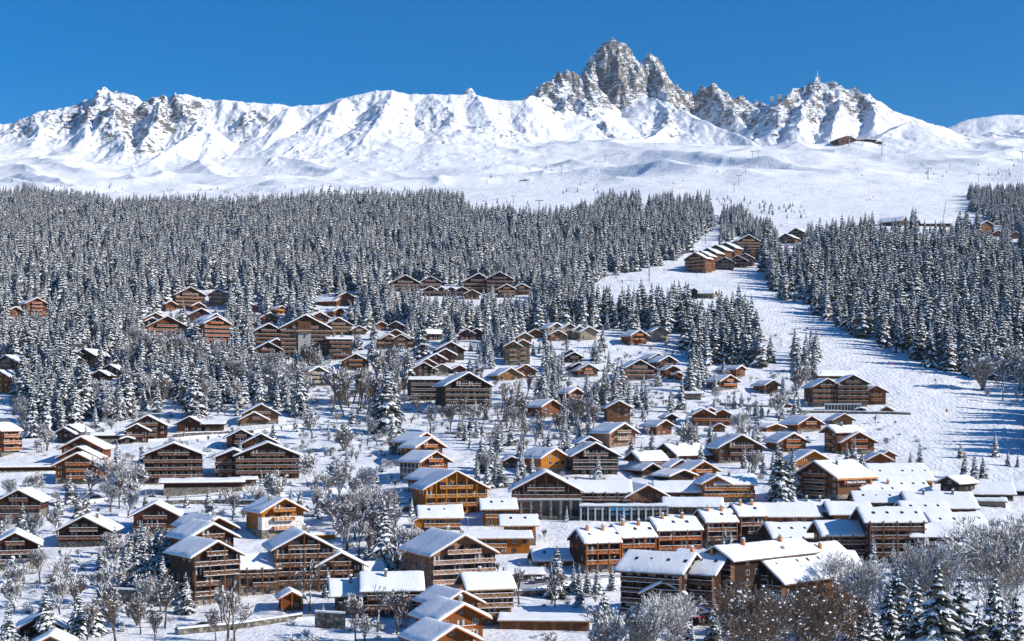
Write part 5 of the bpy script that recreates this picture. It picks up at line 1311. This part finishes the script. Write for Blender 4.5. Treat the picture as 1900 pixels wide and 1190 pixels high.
# raised parking terrace in front of the arcaded hotel
def arcade():
    x0, y0, _ = hit(1078, 968); x1, y1, _ = hit(1238, 968); s = y0/F; W = (x1-x0); H = 27*s; ang = math.atan2(y1-y0, x1-x0)
    z = -(968-CY)/F*y0; root = empty('shop_arcade', ((x0+x1)/2, (y0+y1)/2, z), ang*0, 'long grey shop arcade of glass bays with blue signs in front of the hotel', 'arcade')
    b = MB(); b.box(-W/2, W/2, 3.5, 4, -3, H, 0); b.box(-W/2, W/2, .35, 4, H*.46, H*.52, 0); b.build('back_wall', STONE, root)
    b = MB(); b.box(-W/2-.4, W/2+.4, -.5, 5, H, H+.4, 0); b.build('roof', CONC, root)
    b = MB(); n = 40
    for i in range(n):
        a = -W/2-.5+(W+1)*i/n; c = a+(W+1)/n; h0 = H+.4; k = lambda t: .45+.25*math.sin(t*.35)**2
        b.quad((a, -.65, h0), (c, -.65, h0), (c, -.5, h0+k(c)), (a, -.5, h0+k(a))); b.quad((a, -.5, h0+k(a)), (c, -.5, h0+k(c)), (c, 5, h0+k(c)), (a, 5, h0+k(a)))
    b.build('snow_cover', SNOWM, root, None, True)
    nb = 12
    for i in range(nb+1):
        x = -W/2+W*i/nb; b = MB(); b.box(x-.32, x+.32, -.3, .35, -3, H, 0); b.build('pillar', CONC, root)
    for i in range(nb):
        xa = -W/2+W*i/nb+.34; xb = -W/2+W*(i+1)/nb-.34; hh = H/2
        for lv in (0, 1):
            b = MB(); b.box(xa, xb, .4, .46, lv*hh+.5, lv*hh+hh-.3, 0); b.box((xa+xb)/2-.05, (xa+xb)/2+.05, .33, .39, lv*hh+.5, lv*hh+hh-.3, 1); b.box(xa, xb, .33, .39, lv*hh+.4, lv*hh+.5, 1)
            b.build('shop_window', [GL, METAL], root)
        if i in (4, 5, 6):
            b = MB(); b.box(xa, xb, -.05, .05, H*.74, H*.97, 0)
            if i == 5:
                b.blob((xa+.5, -.06, H*.855), .22, 8, 1); 
                for k in range(9): b.box(xa+1.15+k*.32, xa+1.34+k*.32, -.09, -.052, H*.82, H*.82+(.5 if k % 3 else .62), 2)
            b.build('blue_sign', [BLUE, YEL, WHITEP], root); b = MB(); b.box(xa, xb, -.05, .05, H*.46, H*.53, 0); b.build('blue_sign', BLUE, root)
        elif i in (1, 2):
            b = MB(); b.box(xa+.1, xb-.1, -.05, .05, H*.80, H*.95, 0)
            for k in range(8): b.box(xa+.5+k*.35, xa+.7+k*.35, -.09, -.052, H*.84, H*.84+(.3 if k % 2 else .4), 1)
            b.build('sign_board', [DARKM if i == 1 else CONC, WHITEP], root)
        elif i > 6:
            b = MB(); b.box(xa, xb, -.02, .08, H*.78, H*.94, 0); b.build('parapet', CONC, root)
arcade()
def hotel_arcade():
    x0, y0, _ = hit(1013, 964); s = y0/F; W = 128*s; z = -(962-CY)/F*y0
    root = empty('stone_arcade', (x0, y0-1.2, z), -math.atan(x0/y0), 'row of stone pillars with dark glass bays under the dark hotel', 'arcade')
    H = 34*s; b = MB(); b.box(-W/2, W/2, .3, .5, -4, H, 0); b.build('glass_front', GL, root)
    for i in range(8):
        x = -W/2+W*i/7; b = MB(); b.box(x-.45, x+.45, -.5, .3, -4, H, 0); b.build('pillar', STONE, root)
    b = MB(); b.box(-W/2-.4, W/2+.4, -.7, .6, H, H+.35, 0); b.box(-W/2-.4, W/2+.4, -.75, .6, H+.35, H+.6, 1); b.build('ledge', [CONC, SNOWM], root)
    b = MB(); b.box(-W/2, W/2, -.3, .28, -4, .9, 0); b.build('plinth', STONE, root)
hotel_arcade()
# writing on the tourist office: words on a dark board under the eave
def office_sign():
    off = [r for k, r in ROOTS.items() if 'tourist office' in k and r['category'] == 'tourist office'][0]
    x, y, z = hit(1516, 930); s = y/F; Wb = 74*s/math.cos(R(42)); he = (930-856)*s-.3-Wb/2*.52; W = 12.5
    b = MB(); b.box(-W/2, W/2, -.2, 0, -.95, 1.15, 0); root = b.build('sign', m_wood('sign_board_wood', (.09,.045,.03)), off, TR(Wb/2+1.25, 8.2, he-2.2) @ rz(90))
    b = MB(); b.box(-W/2+.2, -W/2+.4, 0, 1.2, .6, 1.1, 0); b.box(W/2-.4, W/2-.2, 0, 1.2, .6, 1.1, 0); b.build('bracket', DECK, root)
    cu = bpy.data.curves.new('lettering', 'FONT'); cu.body = 'Maison du Tourisme'; cu.size = 1.15; cu.align_x = 'CENTER'; cu.extrude = .05; cu.offset = .018
    t = bpy.data.objects.new('tmp', cu); COL.objects.link(t); bpy.context.view_layer.update(); me = bpy.data.meshes.new_from_object(t.evaluated_get(bpy.context.evaluated_depsgraph_get())); bpy.data.objects.remove(t)
    me.materials.clear(); me.materials.append(WHITEP); xs = [v.co.x for v in me.vertices]; k = (W-2.2)/(max(xs)-min(xs))
    for v in me.vertices: v.co.x *= k
    o = link('lettering', me, root); o.rotation_euler = (R(90), 0, 0); o.location = (.5, -.26, -.25)
    b = MB(); b.box(-W/2+.15, -W/2+.95, -.3, -.201, -.35, .6, 0); b.build('emblem', RED, root)
office_sign()
# --- ski lift pylons
LIFTS = [(1528.6,245,263),(1540.7,248,267),(1576,253,273),(1601,255,271),(1636.7,269,290),(1722,312,335),(1816,324,339),(1796.7,258,269),(1860,274,282),(1897,284,298),(1415,260,276),(1407,281,293),(1397,282,296),(1390,296,311),(1383.5,308,321),(1371,326,344),(1362,342,357),(1342.6,380,400),(1309,434,454),(1323.7,400,430),(1215,262,275),(1123,289,302),(1042,310,322),(1000.5,372,397),(952.6,364,380),(852,356,373),(1204.7,495,523),(1513,251,261)]
def lift_proto():
    b = MB(); b.tube((0, 0, -2), (0, 0, 1), .055, .035, 8, 0); m0 = b.mesh('mast', [METAL])
    b = MB(); b.box(-.27, .27, -.03, .03, .96, 1.0, 0); b.box(-.27, -.23, -.12, .12, .93, .965, 0); b.box(.23, .27, -.12, .12, .93, .965, 0); b.box(-.30, .30, -.05, .05, 1.002, 1.03, 1); m1 = b.mesh('crossarm', [METAL, SNOWM]); return m0, m1
_m0, _m1 = lift_proto(); LP = sorted(LIFTS)
def nearest_name(px, py):
    return min(((px-m[0])**2+(1.5*(py-m[1]))**2, m[2]) for m in MARKS)[1]
_lab = {}
for px, t, b_ in LP:
    x, y, z0 = hit(px, b_)
    z0 = gz(x, y) if y < 3400 else z0
    h = (b_-t)*y/F; o = empty('lift_pylon', (x, y, z0), 0, None, 'lift pylon', 'ski lift pylons'); o.scale = (h, h, h); link('mast', _m0, o); link('crossarm', _m1, o); _lab.setdefault('grp', []).append((px, t, o))
LG = [('standing on the skyline knoll beside the mountain restaurant', lambda p, t: 1500 < p < 1650 and t < 275), ('on the high slope right of the mountain restaurant', lambda p, t: p >= 1650), ('of the line climbing the middle of the bowl', lambda p, t: 1360 < p < 1420), ('beside the forest gap below the bowl', lambda p, t: 1200 < p <= 1360 and t > 370), ('on the left part of the snow bowl', lambda p, t: p < 1220)]
for ph, fn in LG:
    L = [q for q in _lab['grp'] if fn(q[0], q[1]) and 'label' not in q[2]]
    for i, (p, t, o) in enumerate(L): o['label'] = f"lift pylon {ph}"+(f", {ORD[i]}" if len(L) > 1 else '')
# --- orange piste markers
MK = [(1579,279),(1580.7,295),(1585,304),(1590,313.6),(1599,326),(1611,338),(1612,346.5),(1612,354.5),(1619.7,366),(1608,372),(1613.5,371),(1595.8,392),(1581.5,404),(1434,413),(1449,418.6),(1248.7,341),(1265.8,336),(1265.8,350),(1331,320),(858,366),(897,374),(883,388),(1143,516),(1154.5,524),(1231.6,501),(913,573),(926,587),(951.6,549),(1735,708),(1756,765),(1787.5,846),(1653,678)]
b = MB(); b.tube((0, 0, -.5), (0, 0, 2.2), .07, .05, 6, 0); mp = b.mesh('pole', [METAL])
b = MB(); b.prism([(.0, .35), (.95, .45), (.8, 1.3), (.0, 2.2), (-.35, 2.0), (-.4, .4)], -.12, .12, 0); mf = b.mesh('panel', [ORANGE]); G2 = {}
for px, py in MK:
    x, y, z0 = hit(px, py+1); s = max(.9, y/1500*.85); 
    o = empty('piste_marker', (x, y, z0), tr.uniform(-.5, .5), None, 'piste marker', 'orange piste markers'); o.scale = (s, s, s); link('pole', mp, o); link('panel', mf, o)
    nm = 'on the high piste below the mountain restaurant' if px > 1570 and py < 410 else ('by the chalets atop the right forest' if 1400 < px < 1460 and py > 400 else ('in the middle of the snow bowl' if 1240 < px < 1340 else ('at the left forest corner of the bowl' if px < 900 and py < 400 else ('on the slope below the forest residence' if px < 960 else ('on the diagonal piste left of the slope-top residence' if px < 1240 else 'on the lower piste at the right')))))
    G2.setdefault(nm, []).append((py, px, o))
for nm, L in G2.items():
    L.sort(key=lambda t: t[0])
    T = ['topmost', 'second from top', 'third from top', 'fourth from top', 'fifth from top', 'sixth from top', 'seventh from top', 'eighth from top', 'ninth from top', 'tenth from top', 'eleventh from top', 'twelfth from top', 'lowest']
    for i, (_, _, o) in enumerate(L): o['label'] = f'orange marker {nm}'+((', '+(T[i] if i < len(L)-1 else 'lowest')) if len(L) > 1 else '')
# --- mountain restaurant and huts of the high bowl, summit mast
def hut(px, py, wpx, hpx, label, yaw=0, low=False, cat='hut', dark=True):
    x, y, z0 = hit(px, py); s = y/F; W = wpx*s; H = hpx*s; root = empty('mountain_hut' if cat == 'hut' else 'mountain_restaurant', (x, y, z0), R(yaw), label, cat)
    b = MB(); he = H*.6; D = W*.6; b.prism([(-W/2, -4), (W/2, -4), (W/2, he), (0, H), (-W/2, he)], 0, D, 0); b.build('wall', WALL['d' if dark else 'e'], root)
    b = MB(); e = W*.58; k = (H-he)/(W/2)
    b.prism([(-e, H+.1-e*k), (0, H+.1), (e, H+.1-e*k), (e, H+.6-e*k), (0, H+.6), (-e, H+.6-e*k)], -W*.06, D+W*.06, 0); ro = b.build('roof', DECK, root)
    b = MB(); b.prism([(-e*.98, H+.61-e*.98*k), (0, H+.61), (e*.98, H+.61-e*.98*k), (e*.98, H+1.2-e*.98*k), (0, H+1.6), (-e*.98, H+1.2-e*.98*k)], -W*.06+.2, D+W*.05, 0); b.build('snow_cover', SNOWM, ro)
    for i in (-1, 0, 1):
        w2 = MB(); w2.box(i*W*.26-W*.07, i*W*.26+W*.07, -.15, -.01, he*.25, he*.75, 0); w2.build('window', GL, root)
hut(1558, 268, 24, 9, 'left dark roof of the mountain restaurant on the knoll', 10, cat='restaurant')
hut(1572, 268, 34, 15, 'main dark gable of the mountain restaurant on the knoll', 15, cat='restaurant', dark=False)
hut(1608, 263, 36, 4, 'long low terrace building right of the mountain restaurant', 4)
hut(1631, 269, 12, 5, 'small dark hut right of the mountain restaurant terrace', 0)
hut(1421, 252, 8, 8, 'dark lift station at the foot of the central crags', 10)
hut(1432, 252, 7, 6, 'little brown hut right of the dark lift station', -5)
hut(975, 338, 18, 4, 'low brown hut at the left of the snow bowl', 0, dark=False)
x, y = (1517-CX)/F*4050, 4050; zt = zz(144, 4050); root = empty('summit_mast', (x, y, zt), 0, 'thin white transmitter mast on the right summit', 'mast')
b = MB(); b.tube((0, 0, -20), (0, 0, 10), 1.6, 1.1, 8, 0); b.tube((0, 0, 10), (0, 0, 20), .9, .35, 6, 0); b.build('mast', WHITEP, root)
b = MB(); b.box(-6, 6, -4, 4, -14, -3, 0); b.box(-6.5, 6.5, -4.5, 4.5, -3, -1.6, 1); b.build('mast_base', [CONC, SNOWM], root)
for px, py in ((1432, 172), (1446, 168)):
    yy = 4040; x = (px-CX)/F*yy; z = zz(py+11, yy); root = empty('summit_station', (x, yy, z), 0, 'small rooftop lift station on the ridge left of the summit mast'+(', left one' if px < 1440 else ', right one'), 'lift station'); b = MB(); b.box(-5, 5, -4, 4, -9, 2.5, 0); b.build('wall', CONC, root); b = MB(); b.box(-6, 6, -5, 5, 2.5, 4, 0); b.build('roof', SNOWM, root)
# leaning pole above the right forest
x, y, z = hit(1746, 424); o = MB(); s = y/F; o.tube((0, 0, -1), (10*s, 0, 50*s), .35, .2, 6, 0); q = o.build('crane_pole', DARKM, None, TR(x, y, z)); tag(q, 'thin dark leaning pole rising behind the low snow-roofed house', 'pole')
# --- parked cars
def car():
    prof = [(-2.1,.35),(-2.15,.75),(-1.9,.95),(-1.35,1.02),(-.75,1.45),(.75,1.5),(1.55,1.05),(2.05,.98),(2.12,.6),(2.1,.35)]
    b = MB(); b.prism(prof, -.85, .85, 0); body_ = b.mesh('body', [m_flat('car_paint', (.05,.06,.08), .25, .1)])
    b = MB()
    for s in (-.86, .86): b.prism([(-1.15,1.03),(-.7,1.38),(.65,1.42),(1.25,1.05)], s-.02, s+.02, 0)
    b.quad((-1.4,-.7,1.04),(-1.4,.7,1.04),(-.82,.65,1.42),(-.82,-.65,1.42)); b.quad((1.6,-.7,1.07),(1.6,.7,1.07),(.85,.65,1.48),(.85,-.65,1.48)); wn = b.mesh('windows', [GL])
    b = MB(); n = 12
    for k in range(n):
        a, c = k*6.283/n, (k+1)*6.283/n; A = (.33*math.cos(a), .33*math.sin(a)); Bq = (.33*math.cos(c), .33*math.sin(c))
        b.quad((A[0],-.11,A[1]),(Bq[0],-.11,Bq[1]),(Bq[0],.11,Bq[1]),(A[0],.11,A[1])); b.tri((0,-.11,0),(A[0],-.11,A[1]),(Bq[0],-.11,Bq[1])); b.tri((0,.11,0),(Bq[0],.11,Bq[1]),(A[0],.11,A[1]))
    wh = b.mesh('wheel', [TYRE]); b = MB(); b.prism([(-.8,1.52),(.8,1.56),(.7,1.85),(-.65,1.85)], -.75, .75, 0); b.prism([(-2.0,1.0),(-1.4,1.08),(-1.45,1.2),(-1.95,1.12)], -.75, .75, 0); sn = b.mesh('snow_cover', [SNOWM])
    return body_, wn, wh, sn
CB = car()
for px, py, a, lb in ((134,927,5,'dark car left of a spruce on the upper village road'),(178,928,0,'dark green car between spruces on the upper village road'),(247,929,8,'snow-topped car right of the spruces on the upper village road'),(282,929,175,'silver car near the stone wall on the upper village road'),(998,1086,20,'left of the two snow-covered cars by the cream annex'),(1016,1082,15,'right of the two snow-covered cars by the cream annex'),(378,1168,0,'dark car on the road at the bottom left'),(1755,955,10,'dark van-like car below the big roofs at right')):
    x, y, z = hit(px, py); z = gz(x, y)+.4; o = empty('parked_car', (x, y, z), R(a), lb, 'car', 'parked cars'); link('body', CB[0], o); link('windows', CB[1], o); link('snow_cover', CB[3], o)
    for wx in (-1.35, 1.35):
        for wy in (-.8, .8): link('wheel', CB[2], o, TR(wx, wy, .33))
# --- lamp posts
b = MB(); b.tube((0, 0, -.5), (0, 0, 6), .09, .06, 6, 0); lp0 = b.mesh('post', [METAL]); b = MB(); b.box(-.16, .16, -1.1, .1, 5.95, 6.1, 0); b.box(-.18, .18, -1.12, .12, 6.101, 6.26, 1); lp1 = b.mesh('lamp_head', [METAL, SNOWM])
for px, py, lb in ((745,925,'street lamp beside the gully left of the big golden lodge'),(632,930,'street lamp among bare trees on the middle road'),(868,996,'thin lamp on the golden lodge snow terrace'),(1204,1060,'lamp post in front of the second orange balcony house')):
    x, y, z = hit(px, py); o = empty('street_lamp', (x, y, gz(x, y)), 0, lb, 'street lamp', 'street lamps'); link('post', lp0, o); link('lamp_head', lp1, o)
# --- overhead cables at the lower right
def cable(p, q, sag, label):
    b = MB(); A = Vector(p); B = Vector(q); L = [A+(B-A)*t+Vector((0, 0, -sag*4*t*(1-t))) for t in [i/14 for i in range(15)]]
    for u, v in zip(L[:-1], L[1:]): b.tube(u, v, .045, .045, 4, 0)
    tag(b.build('overhead_cable', METAL), label, 'cable')
def at(px, py, Y): return ((px-CX)/F*Y, Y, zz(py, Y))
cable(at(1100,1163,352), at(1345,1108,372), .6, 'upper of two thin cables crossing the shaded block')
cable(at(1110,1172,352), at(1348,1115,372), .6, 'lower of two thin cables crossing the shaded block')
cable(at(1440,1090,372), at(1720,1030,400), .8, 'faint cable above the vast snow roof')
for px, py, lb in ((1346,1178,'wooden cable pole among frosted trees at the bottom right'),):
    x, y = (1346-CX)/F*372, 372; z = gz(x, y); h = zz(1106, 372)-z; b = MB(); b.tube((0, 0, -1), (0, 0, h), .16, .12, 8, 0); b.box(-.9, .9, -.06, .06, h-.4, h-.25, 0); tag(b.build('cable_pole', BARK, None, TR(x, y, z)), lb, 'pole')
# red lamp of the little hut
x, y, z = hit(1299, 1160); b = MB(); b.blob((0, 0, 0), .35, 8, 0); RL_ = bpy.data.materials.new('red_lamp'); RL_.use_nodes = True; q_ = RL_.node_tree.nodes['Principled BSDF']; q_.inputs['Emission Color'].default_value = (1,.03,.05,1); q_.inputs['Emission Strength'].default_value = 2.5; q_.inputs['Base Color'].default_value = (.6,.02,.03,1)
tag(b.build('red_lamp', RL_, None, TR((1299-CX)/F*(y-1.6), y-1.6, zz(1144, y-1.6))), 'round red light on the front of the tiny dark hut', 'lamp')
# --- skiers
def skier(px, py, a, label, col):
    x, y, z = hit(px, py); me = bpy.data.meshes.new('person')
    V = [(0,0,.95),(0,0,1.15),(0,-.06,1.42),(0,-.08,1.52),(0,-.12,1.66),(.1,-.02,.9),(.14,-.2,.52),(.15,-.02,.1),(-.1,-.02,.9),(-.13,-.2,.52),(-.14,-.02,.1),(.2,-.08,1.42),(.36,-.18,1.15),(.34,-.42,1.1),(-.2,-.08,1.42),(-.36,-.18,1.15),(-.34,-.42,1.1),(.15,-.2,.06),(-.14,-.2,.06)]
    E = [(0,1),(1,2),(2,3),(3,4),(0,5),(5,6),(6,7),(0,8),(8,9),(9,10),(2,11),(11,12),(12,13),(2,14),(14,15),(15,16),(7,17),(10,18)]
    me.from_pydata(V, E, []); o = link('person', me); m = o.modifiers.new('s', 'SKIN'); rad = [.17,.17,.18,.07,.11,.11,.085,.06,.11,.085,.06,.09,.06,.05,.09,.06,.05,.06,.06]
    for v, r_ in zip(me.skin_vertices[0].data, rad): v.radius = (r_, r_)
    me.skin_vertices[0].data[0].use_root = True; o.modifiers.new('u', 'SUBSURF').levels = 1; me.materials.append(col)
    bpy.context.view_layer.update(); m2 = bpy.data.meshes.new_from_object(o.evaluated_get(bpy.context.evaluated_depsgraph_get())); o.modifiers.clear(); o.data = m2; m2.name = 'person'
    o.location = (x, y, gz(x, y)+.25); o.rotation_euler = (0, 0, R(a)); tag(o, label, 'person', 'skiers')
    for s in (-.14, .14):
        b = MB(); b.box(s-.05, s+.05, -.95, .75, -.02, .02, 0); b.build('ski', DARKM, o)
skier(1736, 716, 30, 'distant skier in dark clothing beside the upper orange marker', DARKM)
skier(1450, 644, -20, 'distant skier in dark clothing on the diagonal piste', DARKM)
# steps / terrace glazing of the slope-side hotel
x, y, z = hit(1562, 762); root = empty('glazed_terrace', (x, y-2, z), -math.atan(x/y), 'white-framed glazed terrace in front of the slope-side hotel', 'terrace'); s = y/F; W = 64*s
b = MB(); b.box(-W/2, W/2, .2, 3, -2, 10*s, 0); b.build('glass_front', GL, root)
for i in range(12): b = MB(); xx = -W/2+W*i/11; b.box(xx-.12, xx+.12, 0, .19, -2, 10*s, 0); b.build('post', WHITEP, root)
b = MB(); b.box(-W/2-.3, W/2+.3, -.3, 3.2, 10*s, 10*s+.25, 0); b.box(-W/2-.3, W/2+.3, -.35, 3.2, 10*s+.25, 10*s+.7, 1); b.build('roof', [WHITEP, SNOWM], root)
# concrete tower of the big lodge
x, y, z = hit(566, 662); s = y/F; root = empty('concrete_tower', (x, y-2.6, z), -math.atan(x/y), 'pale concrete tower with timber top in the middle of the large lodge', 'tower'); W = 23*s; H = 45*s; H2 = 76*s
b = MB(); b.box(-W/2, W/2, 0, 4, -4, H, 0); b.build('tower_wall', CONC, root); b = MB(); b.box(-W/2-.05, W/2+.05, -.1, 5, H, H+20*s, 0); b.build('timber_top', WALL['e'], root)
b = MB(); b.box(-W/2-1.2, W/2+.6, -1.3, -.1, H-.3, H+.9, 0); b.box(-W/2-1.2, W/2+.6, -1.3, -.1, H+.9, H+1.1, 1); b.build('balcony', [RAIL['t'], SNOWM], root)
for k in (H*.35, H*.75, H*1.15): w2 = MB(); w2.box(-.3, .5, -.18, -.11, k, k+2.2, 0); w2.build('window', GL, root)
w2 = MB(); w2.box(-2.2, -.6, -.12, -.01, .1, 2.2, 0); w2.build('door', RED, root)

# --- thin winter air between the village and the peaks
b = MB(); b.box(-2900, 2900, -30, 5900, -160, 1250, 0); HZ = bpy.data.materials.new('haze'); HZ.use_nodes = True; nt_ = HZ.node_tree; nt_.nodes.clear()
ov = nt_.nodes.new('ShaderNodeOutputMaterial'); pv = nt_.nodes.new('ShaderNodeVolumePrincipled'); nt_.links.new(pv.outputs[0], ov.inputs['Volume'])
pv.inputs['Color'].default_value = (.62, .78, 1, 1); pv.inputs['Density'].default_value = .000026; pv.inputs['Anisotropy'].default_value = .2
tag(b.build('haze', HZ), 'thin bluish winter air', 'haze', None, 'stuff')
# ------------------------------------------------------------------ camera, sun and sky
cam_d = bpy.data.cameras.new('camera'); cam = bpy.data.objects.new('camera', cam_d); COL.objects.link(cam)
cam.location = (0, 0, 0); cam.rotation_euler = (R(90), 0, 0)
cam_d.sensor_width = 36; cam_d.lens = 36*F/1900; cam_d.shift_y = (CY-595)/1900; cam_d.clip_start = 1; cam_d.clip_end = 30000
bpy.context.scene.camera = cam
SUN_AZ = R(74); SUN_EL = R(29)      # azimuth measured from -Y (behind the camera) towards +X
sd = Vector((math.sin(SUN_AZ)*math.cos(SUN_EL), -math.cos(SUN_AZ)*math.cos(SUN_EL), math.sin(SUN_EL)))
sl = bpy.data.lights.new('sun', 'SUN'); sl.energy = 5.0; sl.angle = R(.5); sl.color = (1, .94, .85)
so_ = bpy.data.objects.new('sun', sl); COL.objects.link(so_); so_.rotation_euler = sd.to_track_quat('Z', 'Y').to_euler()
w = bpy.data.worlds.new('World'); bpy.context.scene.world = w; w.use_nodes = True; nt = w.node_tree
bg = nt.nodes['Background']; sky = nt.nodes.new('ShaderNodeTexSky'); sky.sky_type = 'NISHITA'; sky.sun_disc = False
sky.sun_elevation = SUN_EL; sky.sun_rotation = math.atan2(sd.x, sd.y); sky.altitude = 2500; sky.air_density = 1.3; sky.dust_density = .0; sky.ozone_density = 6
hs = nt.nodes.new('ShaderNodeHueSaturation'); hs.inputs['Saturation'].default_value = 1.36; hs.inputs['Hue'].default_value = .503; hs.inputs['Value'].default_value = 1.4; nt.links.new(sky.outputs[0], hs.inputs['Color']); nt.links.new(hs.outputs[0], bg.inputs[0]); bg.inputs[1].default_value = .077
sc = bpy.context.scene; vs = sc.view_settings; vs.view_transform = 'Standard'; vs.look = 'None'; vs.gamma = 1; vs.exposure = .2
sc.cycles.max_bounces = 5; sc.cycles.diffuse_bounces = 3; sc.cycles.glossy_bounces = 2; sc.cycles.use_denoising = True
try: sc.cycles.use_adaptive_sampling = True; sc.cycles.adaptive_threshold = .02
except Exception: pass
